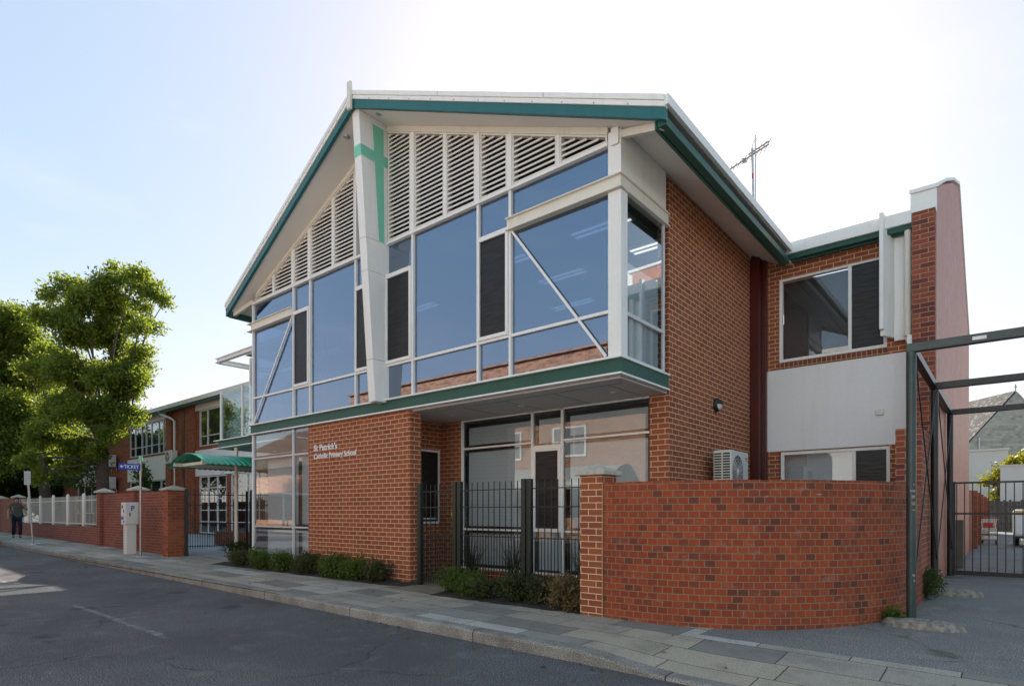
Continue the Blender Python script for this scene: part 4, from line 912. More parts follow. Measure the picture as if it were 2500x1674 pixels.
for i in range(len(path)-1):
    a, b_ = path[i], path[i+1]; L_ = (b_-a).length; za, zb_ = Z(a.x, a.y-.1)-.25, Z(b_.x, b_.y-.1)-.25
    m.quad((a.x, a.y, za), (b_.x, b_.y, zb_), (b_.x, b_.y, zt_), (a.x, a.y, zt_), [(s_, za), (s_+L_, zb_), (s_+L_, zt_), (s_, zt_)])
    A_, B_ = ins[i], ins[i+1]
    m.quad((B_.x, B_.y, -.3), (A_.x, A_.y, -.3), (A_.x, A_.y, zt_), (B_.x, B_.y, zt_), [(s_+L_, -.3), (s_, -.3), (s_, zt_), (s_+L_, zt_)])
    m.quad((a.x, a.y, zt_), (b_.x, b_.y, zt_), (B_.x, B_.y, zt_), (A_.x, A_.y, zt_), [(s_, 0), (s_+L_, 0), (s_+L_, .08), (s_, .08)])
    s_ += L_
cw = m.build('curved_wall', M['brick_header'], None, origin=(-2.4, 7.3, -.05), fixn=False); tag(cw, 'chest high curved wall of orange header bricks at the lane corner', 'wall')

FE = thing('metal_fence', 'dark green metal bar fence with thick posts in front of the recess', 'fence', (-6, 7.36, 0))
YF = 7.37
def barpanel(x0, x1, y, tops, parent, root, mat, rails, sp, low, rot=None):
    m = MB(); x = x0+sp; i = 0
    while x < x1-.01:
        if i % 2 == 0 or True:
            m.box(x-.006, x+.006, y-.006, y+.006, tops[1], tops[0])
        x += sp
    x = x0+sp/2
    while x < x1: m.box(x-.005, x+.005, y-.005, y+.005, tops[1], low); x += sp
    p = m.build('bars', mat, root)
    for z in rails:
        r = MB(); r.box(x0, x1, y-.010, y+.010, z-.008, z+.008); r.build('rail', mat, root)
for x, w2 in ((-8.31, .045), (-7.40, .04), (-7.29, .04), (-5.87, .04), (-5.76, .04)):
    m = MB(); m.box(x-w2, x+w2, YF-.04, YF+.04, -.05, 1.855); m.build('post', M['fence'], FE, bevel=.006)
barpanel(-7.25, -5.91, YF, (1.83, .05), None, FE, M['fence'], (1.70, 1.415, .93, .215), .124, .955)
barpanel(-5.72, -4.46, YF, (1.83, .05), None, FE, M['fence'], (1.70, 1.415, .93, .215), .124, .955)
GT = thing('metal_gate', 'narrow dark green metal bar gate between the brick wall corner and fence post', 'gate', (-7.85, YF, 0))
barpanel(-8.265, -7.44, YF, (1.83, .06), None, GT, M['fence'], (1.70, 1.415, .93, .215), .118, .955)
m = MB(); m.box(-7.49, -7.465, YF-.02, YF+.02, 1.27, 1.33); m.build('latch', M['yellow'], GT)

# ------------------------------------------------------------------ lane portal frame, gate, footings
PF = thing('steel_frame', 'green steel portal frame of round poles and beams over the lane', 'steel frame', (-.93, 8.8, 0))
PO = [(-.93, 8.83), (-.925, 11.75), (-.925, 15.05)]
for i, (x, y) in enumerate(PO):
    mt = M['frame_green'] if i == 0 else M['frame_black']
    m = MB(); m.tube([(x, y, Z(x, y)-.05), (x, y, 3.30)], .054, 16); p = m.build('pole', mt, PF)
    m = MB(); m.box(x-.05, 4.2, y-.05, y+.05, 3.30, 3.405); m.build('cross_beam', mt, PF, bevel=.006)
    m = MB(); m.tube([(4.2, y, Z(4.2, y)-.05), (4.2, y, 3.30)], .054, 14); m.build('pole', mt, PF)
    if i == 0:
        m = MB()
        for z in (1.42, 1.50, 1.58, 1.35, 1.66, .55, .48): m.box(x+random.uniform(-.01, .03), x+.045, y-.058, y-.0535, z, z+random.uniform(.02, .045))
        m.build('paint_smear', M['concrete'], p)
for (a, c_) in ((PO[0], PO[1]), (PO[1], PO[2])):
    m = MB(); m.box(a[0]-.045, a[0]+.045, a[1]+.051, c_[1]-.051, 3.302, 3.40); m.build('side_beam', M['frame_black'], PF)
    for p0, p1, dx in (((a[0], a[1]+.03, 3.28), (c_[0], c_[1], .55), .035), ((a[0], a[1]+.05, .4), (c_[0], c_[1], 3.28), .02)):
        m = MB(); m.tube([(p0[0]+dx, p0[1], p0[2]), (p1[0]+dx, p1[1], p1[2])], .009, 8); m.build('tie_rod', M['frame_black'], PF)
m = MB(); m.box(-.33, -.20, 8.772, 8.7795, 3.33, 3.37); m.build('tag_plate', M['steel'], PF)
def footing(label, x, y, lx, ly, h, seed):
    r = random.Random(seed); z = Z(x, y); m = MB(); n = 28; rings = []
    for k, (s, zz) in enumerate(((1.12, -.05), (1.06, h*.35), (.98, h*.8), (.86, h), (.3, h*1.02))):
        rings.append([(x+math.cos(6.283*i/n)*lx*s*(1+.10*math.sin(3*i+seed)+r.uniform(-.05, .05)), y+math.sin(6.283*i/n)*ly*s*(1+r.uniform(-.06, .06)), z+zz+r.uniform(-.008, .008)) for i in range(n)])
    m.add([p for q in rings for p in q], [(k*n+i, k*n+(i+1) % n, (k+1)*n+(i+1) % n, (k+1)*n+i) for k in range(4) for i in range(n)]+[tuple(4*n+i for i in range(n))], True)
    o = m.build('concrete_footing', M['concrete'], None, origin=(x, y, z)); tag(o, label, 'footing', 'concrete footings of the frame poles')
footing('rough concrete lump around the nearest green pole', -.80, 8.62, .38, .20, .075, 3)
footing('rough concrete lump around the second pole along the lane', -.72, 11.65, .36, .22, .08, 8)
LG = thing('lane_gate', 'wide black bar gate across the lane below the last beam', 'gate', (1.5, 15.05, .05))
yg = 15.1; zg = .06
for z in (1.92, 1.30, zg+.05):
    m = MB(); hh = .018 if z > .2 else .045; m.box(-.86, 4.1, yg-.02, yg+.02, z-hh, z+hh); m.build('rail', M['frame_black'], LG)
m = MB(); x = -.82
while x < 4.1: m.box(x-.009, x+.009, yg-.009, yg+.009, zg+.09, 1.9); x += .128
m.build('bars', M['frame_black'], LG)
m = MB(); m.box(-.90, -.84, yg-.03, yg+.03, zg, 1.95); m.build('post', M['frame_black'], LG)

# beyond the gate
bw_ = thing('lane_wall', 'low brick wall with piers running down the lane beyond the gate', 'wall', (-1, 30, 0))
m = MB(); m.box(-1.22, -.99, 24.3, 46, -.2, 2.0); m.build('wall', M['brick_wing'], bw_)
for y in (26.5, 29.5, 33, 37, 41.5): m = MB(); m.box(-1.28, -.86, y, y+.4, -.2, 2.08); m.build('pier', M['brick_wing'], bw_)
m = MB(); m.box(-.96, -.80, 17.0, 17.06, .05, 1.15); tag(m.build('board', M['wood_dark'], None, origin=(-.9, 17, .05)), 'worn grey board leaning behind the lane gate hinge', 'board')
m = MB(); xx = -1.2
while xx < 9:
    wdt = .14; m.box(xx, xx+wdt, 50.5, 50.53, .03, 2.05+random.uniform(-.06, .06)); xx += .147
for z in (.5, 1.6): m.box(-1.2, 9, 50.535, 50.6, z, z+.09)
tag(m.build('timber_fence', M['timber'], None, origin=(2, 50.5, .05)), 'grey paling fence closing the end of the lane', 'fence')
m = MB(); m.box(-14, -.05, 60, 72, -.2, 6.1); o = thing('white_building', 'plain pale building beyond the lane fence', 'building', (-5, 60, 0)); m.build('wall', M['wall_white'], o); m = MB(); m.box(-14.1, .05, 59.9, 72.1, 6.101, 6.25); m.build('roof', M['wall_white'], o)
m = MB(); m.box(-.47, 8, 52.5, 53.4, -.2, 4.42); o = thing('white_shed', 'low pinkish white shed in front of the pale building', 'shed', (3, 52.5, 0)); m.build('wall', M['wall_white'], o); m = MB(); m.box(-.52, 8.1, 52.44, 53.46, 4.421, 4.5); m.build('roof', M['wall_white'], o)
# stone church, turned to face down the lane
CH = thing('stone_church', 'grey stone gabled church with slate roof beyond the lane', 'church', (.77, 91.65, 0)); Cx = Vector((.77, 91.65, 0)); dr = Vector((-.639, .769, 0)); ds = Vector((.769, .639, 0))
def chp(s, d, z): p = Cx+ds*s+dr*d; return (p.x, p.y, z)
m = MB(); hw = 7.2; ev = 7.6; ap = 15.3
gp = [(-hw, -.5), (hw, -.5), (hw, ev), (0, ap), (-hw, ev)]
for d0, d1 in ((0, .6), (20, 20.6)):
    n = 5; vs = [chp(s, d0, z) for s, z in gp]+[chp(s, d1, z) for s, z in gp]
    u = [[(s, z) for s, z in gp], [(s, z) for s, z in gp][::-1]]+[[(0, 0), (.6, 0), (.6, 1), (0, 1)]]*5
    m.add(vs, [tuple(range(n)), tuple(range(2*n-1, n-1, -1))]+[(i, i+n, (i+1) % n+n, (i+1) % n) for i in range(n)], uvs=u)
for s in (-hw, hw):
    m.add([chp(s, .6, -.5), chp(s, 20, -.5), chp(s, 20, ev), chp(s, .6, ev)], [(0, 1, 2, 3)], uvs=[[(0, 0), (19.4, 0), (19.4, ev), (0, ev)]])
m.build('wall', M['stone'], CH)
m = MB()
for sg in (-1, 1):
    a = [chp(sg*(hw+.4), .3, ev-.3), chp(sg*(hw+.4), 20.5, ev-.3), chp(0, 20.5, ap+.25), chp(0, .3, ap+.25)]
    m.add(a, [(0, 1, 2, 3)], uvs=[[(0, 0), (20, 0), (20, 11), (0, 11)]])
    a = [(x, y, z-.15) for x, y, z in a]; m.add(a, [(0, 1, 2, 3)], uvs=[[(0, 0), (20, 0), (20, 11), (0, 11)]])
m.build('roof', M['roof_tile'], CH, fixn=False)
m = MB(); m.tube([chp(0, .3, ap), chp(0, .3, ap+.5), chp(0, .3, ap+.6), chp(0, .3, ap+1.0)], [.06, .05, .12, .03], 8); m.build('finial', M['stone'], CH)
m = MB(); m.tube([chp(-4.6, -.1, -.3), chp(-4.6, -.1, 10)], .1, 8); m.build('downpipe', M['steel'], CH)
BY = [((.3, 54.6, 4.6), .75), ((1.3, 54.6, 5.1), .8), ((-.55, 54.4, 4.1), .4), ((-1.25, 54.3, 3.55), .42), ((-.7, 54.4, 3.2), .4), ((2.4, 54.6, 5.0), .8), ((-.62, 54.3, 2.4), .25), ((-.66, 54.3, 1.7), .22)]
tree('yellow_shrub', 'tall yellow green shrub in front of the pale buildings', (-.6, 54.4, 0), (-.55, 54.4, 3.0), BY, .07, 70, 12, M['leaf_yellow'], None, .26, .14, .2)

# ------------------------------------------------------------------ vehicles
def wheel(parent, x, y, z, r, wd):
    m = MB(); m.lathe((x, y, z), [(r*.6, -wd/2), (r*.95, -wd/2), (r, -wd*.3), (r, wd*.3), (r*.95, wd/2), (r*.6, wd/2)], 24, 'x'); w_ = m.build('wheel', M['rubber'], parent)
    m = MB(); m.lathe((x, y, z), [(.001, wd*.42), (r*.25, wd*.46), (r*.6, wd*.36), (r*.6, -wd*.36), (r*.25, -wd*.46), (.001, -wd*.42)], 16, 'x'); m.build('rim', M['chrome'], w_)
def carbody(name, label, cat, loc, rz, prof, cab, wd, paint, wheels, group=None, back=None):
    t = thing(name, label, cat, loc, group, local=True); t.rotation_euler = (0, 0, rz)
    m = MB(); n = len(prof); secs = [(-wd/2, .93), (-wd/2+.12, 1), (0, 1.01), (wd/2-.12, 1), (wd/2, .93)]
    zc = .55; vs = []
    for x, s in secs: vs += [(x, y*(1 if abs(x) < wd/2-.01 else .97), zc+(z-zc)*s) for y, z in prof]
    fs = [(i*n+j, (i+1)*n+j, (i+1)*n+(j+1) % n, i*n+(j+1) % n) for i in range(4) for j in range(n)]+[tuple(range(n)), tuple(4*n+j for j in range(n-1, -1, -1))]
    m.add(vs, fs); m.build('body', M[paint], t, bevel=.03)
    m = MB(); n = len(cab); vs = []
    for x, k in ((-wd/2+.08, .0), (-wd/2+.2, 1), (wd/2-.2, 1), (wd/2-.08, 0)):
        z0 = cab[0][1]; vs += [((x if z <= z0+.01 else (abs(x)-.12*(1-k))*(1 if x > 0 else -1)), y, z) for y, z in cab]
    fs = [(i*n+j, (i+1)*n+j, (i+1)*n+(j+1) % n, i*n+(j+1) % n) for i in range(3) for j in range(n)]+[tuple(range(n)), tuple(3*n+j for j in range(n-1, -1, -1))]
    m.add(vs, fs); m.build('cabin_glass', M['screen'], t, bevel=.02)
    zr = max(z for _, z in cab); ys = [y for y, z in cab if z > zr-.06]
    m = MB(); m.box(-wd/2+.2, wd/2-.2, min(ys), max(ys), zr+.002, zr+.03); m.build('roof', M[paint], t, bevel=.012)
    for y in wheels:
        for x in (-wd/2+.1, wd/2-.1): wheel(t, x, y, .31, .31, .19)
    yb = min(y for y, z in prof)
    for x in (-wd/2+.22, wd/2-.22): m = MB(); m.box(x-.14, x+.14, yb-.015, yb+.05, .66, .80); m.build('tail_light', M['red'], t)
    m = MB(); m.box(-wd/2+.05, wd/2-.05, yb-.05, yb+.03, .36, .52); m.build('bumper', M['chrome'], t, bevel=.015)
    m = MB(); m.box(-.24, .24, yb-.06, yb-.051, .42, .51); m.build('number_plate', M['sign_white'], t)
    return t
pr = [(-2.0, .3), (-2.05, .6), (-1.95, .92), (-1.1, .96), (.6, .95), (1.9, .78), (2.05, .6), (2.0, .3)]
cb = [(-1.75, .95), (-1.35, 1.40), (.1, 1.43), (.75, .96)]
carbody('parked_car', 'white parked car cut off by the left edge of the picture', 'car', (-31.15, 3.96, gz(-31)-RD), R(-90), pr, cb, 1.72, 'car_white', (-1.3, 1.3))
def trolley(label, loc):
    t = thing('shopping_trolley', label, 'shopping trolley', loc, 'shopping trolleys parked in the lane', local=True)
    m = MB()
    for z in lin(.42, .98, 8):
        q = (z-.42)/.56; w_ = .22+.06*q; m.tube([(-w_, -.45, z), (w_, -.45, z)], .005, 4); m.tube([(-w_, -.45, z), (-w_*.85, .45-.1*(1-q), z)], .005, 4); m.tube([(w_, -.45, z), (w_*.85, .45-.1*(1-q), z)], .005, 4)
    for x in lin(-1, 1, 12): m.tube([(x*.22, -.452, .42), (x*.28, -.452, .98)], .004, 4)
    m.build('basket', M['chrome'], t)
    m = MB(); m.box(-.16, .16, -.475, -.46, .66, .84); m.build('seat_flap', M['red'], t)
    m = MB(); m.tube([(-.28, -.47, .98), (-.27, -.56, 1.04), (.27, -.56, 1.04), (.28, -.47, .98)], .014, 8); m.build('handle', M['red'], t)
    m = MB()
    for sx in (-1, 1): m.tube([(sx*.24, -.45, .45), (sx*.26, -.5, .16), (sx*.22, .45, .16)], .014, 6)
    m.tube([(-.26, -.5, .2), (.26, -.5, .2)], .02, 6); m.box(-.27, .27, -.53, -.50, .22, .34); m.build('chassis', M['chrome'], t)
    for sx, y in ((-.25, -.48), (.25, -.48), (-.21, .42), (.21, .42)): m = MB(); m.lathe((sx, y, .065), [(.03, -.02), (.065, -.015), (.065, .015), (.03, .02)], 14, 'x'); m.build('wheel', M['rubber'], t)
    return t
tr_ = trolley('nearest chrome shopping trolley with red flap behind the lane gate', (-.62, 30.2, .06))
dup(tr_, (-.62, 30.55, .06), 'middle chrome trolley nested into the nearest one'); dup(tr_, (-.62, 30.9, .06), 'last chrome trolley at the back of the nested row')
m = MB()
TR = thing('box_trailer', 'white box trailer with yellow sign behind the lane gate', 'trailer', (1.3, 30, .06))
m.box(.10, 2.28, 28.7, 31.2, .42, 1.42); m.build('body', M['car_white'], TR, bevel=.09)
m = MB(); m.box(.19, 1.28, 28.685, 28.695, 1.22, 1.36); ys_ = m.build('sign_plate', M['yellow'], TR)
wheel(TR, .20, 29.6, .36, .30, .18); wheel(TR, 2.1, 29.6, .36, .30, .18)
m = MB(); m.box(.14, 2.2, 28.62, 28.69, .36, .44); m.build('bumper', M['black'], TR)

# ------------------------------------------------------------------ footpath furniture
PM = thing('parking_meter', 'grey ticket machine with blue P on a square pedestal', 'parking meter', (-19.66, 6.28, gz(-19.7)))
zb = gz(-19.7)
m = MB(); m.box(-19.80, -19.54, 6.16, 6.42, zb, zb+.86); m.build('pedestal', M['plastic'], PM, bevel=.01)
m = MB(); m.box(-19.84, -19.50, 6.11, 6.47, zb+.861, zb+1.50); hd = m.build('housing', M['plastic'], PM, bevel=.02)
text('letter', 'P', 6.27, 6.36, zb+1.27, .14, 0, M['blue_sign'], .006, hd, rot=lambda u, q, d: (-19.496-(-19.66)+d, 6.265+u-6.28, zb+1.26+q-gz(-19.7)))
m = MB(); m.box(-19.76, -19.68, 6.104, 6.1095, zb+1.33, zb+1.42); m.build('screen', M['black'], hd)
for x0, x1, z0, z1, mt in ((-19.80, -19.60, 1.0, 1.10, 'blue_sign'), (-19.80, -19.70, 1.14, 1.22, 'sign_white'), (-19.64, -19.58, 1.2, 1.3, 'blue_sign'), (-19.64, -19.56, .92, .97, 'black')):
    m = MB(); m.box(x0, x1, 6.104, 6.1095, zb+z0, zb+z1); m.build('sticker', M[mt], hd)
m = MB(); m.box(-19.499, -19.494, 6.22, 6.25, zb+1.10, zb+1.2); m.build('coin_slot', M['black'], hd)
TS = thing('ticket_sign', 'blue sign reading TICKET on a thin pale pole', 'sign', (-19.23, 6.42, gz(-19.2))); zb = gz(-19.2)
m = MB(); m.tube([(-19.23, 6.42, zb-.1), (-19.23, 6.42, zb+2.70)], .028, 12); m.build('pole', M['steel'], TS)
m = MB(); m.box(-19.205, -19.195, 5.86, 6.40, zb+2.42, zb+2.60); bl_ = m.build('sign_blade', M['blue_sign'], TS)
text('letters', 'TICKET', 0, .38, 0, .095, 0, M['sign_white'], .004, bl_, rot=lambda u, q, d: (-19.192+19.23+d, 5.985+u-6.42, 2.465+q))
m = MB(); yy = 5.88
m.add([(-19.1925, yy, zb+2.51), (-19.1925, yy+.06, zb+2.565), (-19.1925, yy+.06, zb+2.455)], [(0, 1, 2)]); m.add([(-19.1925, yy+.06, zb+2.525), (-19.1925, yy+.095, zb+2.525), (-19.1925, yy+.095, zb+2.495), (-19.1925, yy+.06, zb+2.495)], [(0, 1, 2, 3)]); m.build('arrow', M['sign_white'], bl_)
m = MB(); m.tube([(-19.23, 6.42, zb+2.701), (-19.23, 6.42, zb+2.84)], [.05, .045], 12); m.build('pole_cap', M['mint'], TS)
SP = thing('parking_sign', 'narrow grey parking sign on a leaning pole near the kerb', 'sign', (-26.84, 5.52, gz(-26.8))); zb = gz(-26.8)
m = MB(); m.tube([(-26.84, 5.52, zb-.05), (-26.90, 5.36, zb+2.6)], .03, 12); m.lathe((-26.84, 5.52, zb), [(.09, 0), (.085, .012), (.04, .03)], 14); m.build('pole', M['steel'], SP)
m = MB(); m.box(-26.87, -26.86, 5.27, 5.45, zb+2.12, zb+2.6); m.build('sign_plate', M['alum'], SP)
m = MB()
for k in range(5): m.box(-26.8595, -26.857, 5.30, 5.42, zb+2.18+k*.08, zb+2.20+k*.08)
m.build('print', M['steel'], SP)

# ------------------------------------------------------------------ boundary wall, pillars and picket infill on the left
BW = thing('boundary_wall', 'long red brick boundary wall with capped pillars and white picket infill', 'wall', (-24, 6.9, .1))
m = MB(); m.box(-24.14, -18.24, 6.90, 7.1, -.1, 1.94); m.build('wall_panel', M['brick_old'], BW)
m = MB(); m.box(-36.5, -24.5, 6.90, 7.1, -.1, .79); m.build('dwarf_wall', M['brick_old'], BW)
m = MB(); m.box(-48, -36.9, 6.90, 7.1, -.1, 2.0); m.build('wall_panel', M['brick_old'], BW)
for x in (-24.5, -21.3, -36.9, -40.6):
    m = MB(); m.box(x, x+.36, 6.80, 7.16, -.1, 1.99); pr_ = m.build('pillar', M['brick_old'], BW); m = MB(); cap(m, x, x+.36, 6.80, 7.16, 1.991, .07, .06, .11); m.build('cap', M['cap'], pr_, bevel=.008)
px = [-26.6, -28.62, -30.65, -32.68, -34.7]
for x in px: m = MB(); m.tube([(x, 6.98, .80), (x, 6.98, 1.99), (x, 6.98, 2.03)], [.055, .055, .02], 10); m.build('picket_post', M['cream'], BW)
ed = [-24.5]+px+[-36.5]
for a, c_ in zip(ed[:-1], ed[1:]):
    m = MB(); a, c_ = c_+.05, a-.05
    for z in (.89, 1.76): m.box(a, c_, 6.965, 6.99, z-.016, z+.016)
    x = a+.08
    while x < c_-.03: m.box(x-.010, x+.010, 6.952, 6.964, .84, 1.93); x += .155
    m.build('picket_panel', M['cream'], BW)
GP = thing('gate_pillar', 'square red brick gate pillar with pale cap beside the school entrance gate', 'pillar', (-18.05, 6.8, .1))
m = MB(); m.box(-18.24, -17.86, 6.64, 7.08, -.1, 1.93); m.build('shaft', M['brick_wing'], GP); m = MB(); cap(m, -18.24, -17.86, 6.64, 7.08, 1.931, .07, .05, .10); m.build('cap', M['cap'], GP, bevel=.008)
LB = thing('letter_box', 'small dark metal letter box set in the brick wall by the gate pillar', 'letter box', (-18.55, 6.89, 1.0))
m = MB(); m.box(-18.68, -18.42, 6.82, 6.899, .98, 1.28); m.build('body', M['grille'], LB, bevel=.01); m = MB(); m.box(-18.69, -18.41, 6.80, 6.899, 1.281, 1.315); m.build('lid', M['steel'], LB)

# entrance gate, canopy, balcony
EG = thing('entrance_gate', 'black metal bar gate standing ajar beside the gate pillar', 'gate', (-17.8, 7.05, .1), local=True); EG['_o'] = (0, 0, 0)
EG.rotation_euler = (0, 0, math.atan2(1.6, .42))
L_ = 1.66
m = MB(); m.box(.0, .09, -.04, .04, -.05, 1.88); m.build('stile', M['frame_black'], EG); m = MB(); m.box(L_-.06, L_, -.03, .03, .08, 1.84); m.build('stile', M['frame_black'], EG)
def arcbars(root, x0, x1, hi, sag):
    m = MB(); x = x0+.05; k = 0
    while x < x1:
        t = (x-x0)/(x1-x0); zb_ = .16+sag*math.sin(math.pi*t); m.box(x-.007, x+.007, -.007, .007, zb_, hi if k % 2 == 0 else .95); x += .062; k += 1
    m.build('bars', M['frame_black'], root)
    for z in (1.72, 1.42, .90, .26): m = MB(); m.box(x0, x1, -.012, .012, z-.012, z+.012); m.build('rail', M['frame_black'], root)
arcbars(EG, .09, L_-.06, 1.80, .05)
EF = thing('entrance_fence', 'black metal bar fence panel running behind the white canopy post', 'fence', (-17.3, 8.75, .1), local=True); EF['_o'] = (0, 0, 0)
m = MB(); m.box(-.06, .06, -.05, .05, -.05, 1.88); m.build('post', M['frame_black'], EF); arcbars(EF, .06, 2.75, 1.72, .0)

CN = thing('entrance_canopy', 'barrel vaulted green corrugated canopy over the entrance path', 'canopy', (-17.4, 6.9, 2.6))
m = MB(); nseg = 26; x0, x1, zc, rise = -18.6, -16.15, 2.60, .33
hw_ = (x1-x0)/2; Rr = (hw_*hw_+rise*rise)/(2*rise); a0 = math.asin(hw_/Rr); cxm = (x0+x1)/2
ys = lin(6.9, 12.6, 230)
def cp(i, y, off): 
    a = -a0+2*a0*i/nseg; rr = Rr+off; return (cxm+rr*math.sin(a), y, zc+rise-Rr+rr*math.cos(a))
for off2 in (0, -.006):
    vs = [cp(i, y, .016*math.sin(2*math.pi*(y-6.9)/.155)+off2) for y in ys for i in range(nseg+1)]
    n = nseg+1; m.add(vs, [(j*n+i, j*n+i+1, (j+1)*n+i+1, (j+1)*n+i) for j in range(len(ys)-1) for i in range(nseg)], True)
m.build('corrugated_roof', M['awning'], CN, fixn=False)
m = MB(); m.box(x0+.30, x0+.36, 6.95, 12.6, 2.62, 2.72); m.build('edge_beam', M['cream'], CN); m = MB(); m.box(x1-.36, x1-.30, 6.95, 12.6, 2.62, 2.72); m.build('edge_beam', M['cream'], CN)
m = MB(); m.box(x0+.36, x1-.36, 7.15, 7.21, 2.63, 2.71); m.build('cross_beam', M['cream'], CN)
m = MB(); m.tube([(-17.36, 8.3, .05), (-17.36, 8.3, 3.2)], .055, 14); m.build('post', M['cream'], CN); m = MB(); m.tube([(-17.36, 9.5, .05), (-17.36, 9.5, 3.2)], .05, 14); m.build('post', M['cream'], CN)
m = MB(); m.tube([(-18.3, 8.4, 2.6), (-18.9, 8.0, 1.9), (-18.9, 8.0, 1.5)], .012, 6); m.build('stay', M['cream'], CN)

BA = thing('glass_balcony', 'balcony with green edge beam, tall glass screens and white pergola', 'balcony', (-16.5, 8.5, 3.2)); by = 8.3
m = MB(); m.box(-18.45, -14.5, by-.03, by+.1, 3.262, 3.462); m.box(-18.45, -18.33, by+.1, 12.9, 3.262, 3.462); m.build('edge_beam', M['green'], BA)
m = MB()
for z in (3.463, 3.235): m.box(-18.6, -14.5, by-.11, by+.1, z, z+.027); m.box(-18.6, -18.4, by+.1, 12.9, z, z+.027)
m.build('beam_flange', M['white'], BA)
m = MB(); m.box(-18.33, -14.5, by+.1, 12.9, 3.27, 3.3); m.build('deck', M['soffit_grey'], BA)
for x in (-18.37, -17.03, -15.7): m = MB(); m.box(x-.035, x+.035, by, by+.05, 3.49, 4.99); m.build('screen_post', M['white'], BA)
for a, c_ in ((-18.33, -17.07), (-16.99, -15.74), (-15.66, -14.5)): m = MB(); m.box(a, c_, by+.02, by+.03, 3.52, 4.92); m.build('glass_screen', M['glass_rail'], BA)
m = MB(); m.box(-18.38, -18.37, by+.06, 12.5, 3.52, 4.92); m.build('glass_screen', M['glass_rail'], BA)
def ibeam(a, c_, z, nm='pergola_beam'):
    m = MB(); a, c_ = Vector(a), Vector(c_)
    m.bar(a+Vector((0, 0, z+.13)), c_+Vector((0, 0, z+.13)), .12, .02); m.bar(a+Vector((0, 0, z+.07)), c_+Vector((0, 0, z+.07)), .02, .10); m.bar(a+Vector((0, 0, z+.01)), c_+Vector((0, 0, z+.01)), .12, .02); m.build(nm, M['white'], BA)
ibeam((-18.6, by, 0), (-14.5, by, 0), 5.85); ibeam((-18.5, 9.9, 0), (-14.5, 9.9, 0), 5.85); ibeam((-18.5, 11.6, 0), (-14.5, 11.6, 0), 5.85); ibeam((-18.5, by, 0), (-18.5, 11.6, 0), 5.83); ibeam((-16.4, by, 0), (-16.4, 11.6, 0), 5.83)
m = MB(); m.box(-17.6, -14.5, 8.7, 11.5, 6.0, 6.03); m.build('pergola_roof', M['interior'], BA)
m = MB(); m.box(-17.2, -17.13, 8.6, 8.67, 3.3, 5.85); m.build('pergola_post', M['white'], BA)
m = MB(); m.box(-17.2, -17.13, 11.55, 11.62, 3.3, 5.85); m.build('pergola_post', M['white'], BA)

# ------------------------------------------------------------------ older school wing behind the entrance
OW = thing('school_wing', 'older two storey brick school wing with cream panels behind the boundary wall', 'building', (-32, 13, .2))
OY = 13.0
# window openings, so the brick is built in strips
wins = [(-40.7, -35.15), (-31.1, -27.0), (-26.4, -21.0), (-51, -45.5)]
m = MB()
def wallx(x0, x1, z0, z1): m.box(x0, x1, OY, OY+.25, z0, z1)
wallx(-35.15, -31.1, -.2, 6.72); wallx(-41.9, -40.7, -.2, 6.72); wallx(-45.5, -43.9, -.2, 6.72); wallx(-60, -51, -.2, 6.72)
wallx(-40.7, -35.15, 4.40, 4.55); wallx(-31.1, -20.5, 4.40, 4.56); wallx(-51, -45.5, 4.4, 4.55); wallx(-43.9, -41.9, -.2, 6.72); wallx(-28.17, -27.75, .2, 3.09); wallx(-20.5, -14.5, -.2, 6.72); wallx(-24.3, -20.5, -.2, 3.09)
m.box(-33.0, -31.46, OY-.12, OY-.001, -.2, 6.72); m.box(-35.15, -34.4, OY-.06, OY-.001, -.2, 6.72)
m.build('brick_wall', M['brick_wing'], OW)
def cpan(x0, x1, z0, z1, mt='cream', nm='cream_panel'): q = MB(); q.box(x0, x1, OY-.04, OY+.2, z0, z1); q.build(nm, M[mt], OW)
cpan(-40.95, -35.15, 6.37, 6.70); cpan(-40.95, -35.15, 3.10, 4.42); cpan(-31.46, -14.5, 6.36, 6.70); cpan(-31.46, -14.5, 3.10, 4.38, 'render', 'rendered_band'); cpan(-51.2, -45.4, 6.37, 6.7); cpan(-51.2, -45.4, 3.1, 4.42)
def owin(x0, x1, z0, z1, mull, tr, mat='glass_clear', fm='alum'):
    f = MB(); t = .05; y0, y1 = OY+.02, OY+.10
    f.box(x0, x1, y0, y1, z1-t, z1); f.box(x0, x1, y0, y1, z0, z0+t)
    for x in [x0+t/2, x1-t/2]+mull: f.box(x-t/2, x+t/2, y0, y1, z0+t, z1-t)
    for z in tr:
        xs_ = sorted([x0+t/2, x1-t/2]+mull)
        for a, c_ in zip(xs_[:-1], xs_[1:]): f.box(a+t/2, c_-t/2, y0+.005, y1-.005, z-.022, z+.022)
    fr = f.build('window', M[fm], OW); q = MB(); q.box(x0+t, x1-t, y0+.035, y0+.043, z0+t, z1-t); q.build('pane', M[mat], fr)
    q = MB(); q.box(x0, x1, OY+.6, OY+.61, z0, z1); q.build('room', M['interior_dark'], fr)
owin(-40.7, -35.15, 4.56, 6.36, [-39.87, -38.82, -38.17, -37.36, -36.32, -35.65], [5.08]); owin(-40.7, -35.15, 1.6, 3.09, [-39, -37.5, -36], [])
owin(-31.1, -26.6, 4.57, 6.35, [-30.23, -28.6], [5.06]); owin(-26.55, -20.5, 4.57, 6.35, [-25, -23.5, -22], [5.06])
owin(-31.1, -28.2, .28, 3.08, [-30.15, -29.17], [2.5, 1.97, 1.41, .85], 'glass_clear', 'white'); owin(-27.72, -24.3, .28, 3.08, [-27.3, -26.2, -25.2], [2.5, 1.97, 1.41, .85], 'glass_clear', 'white')
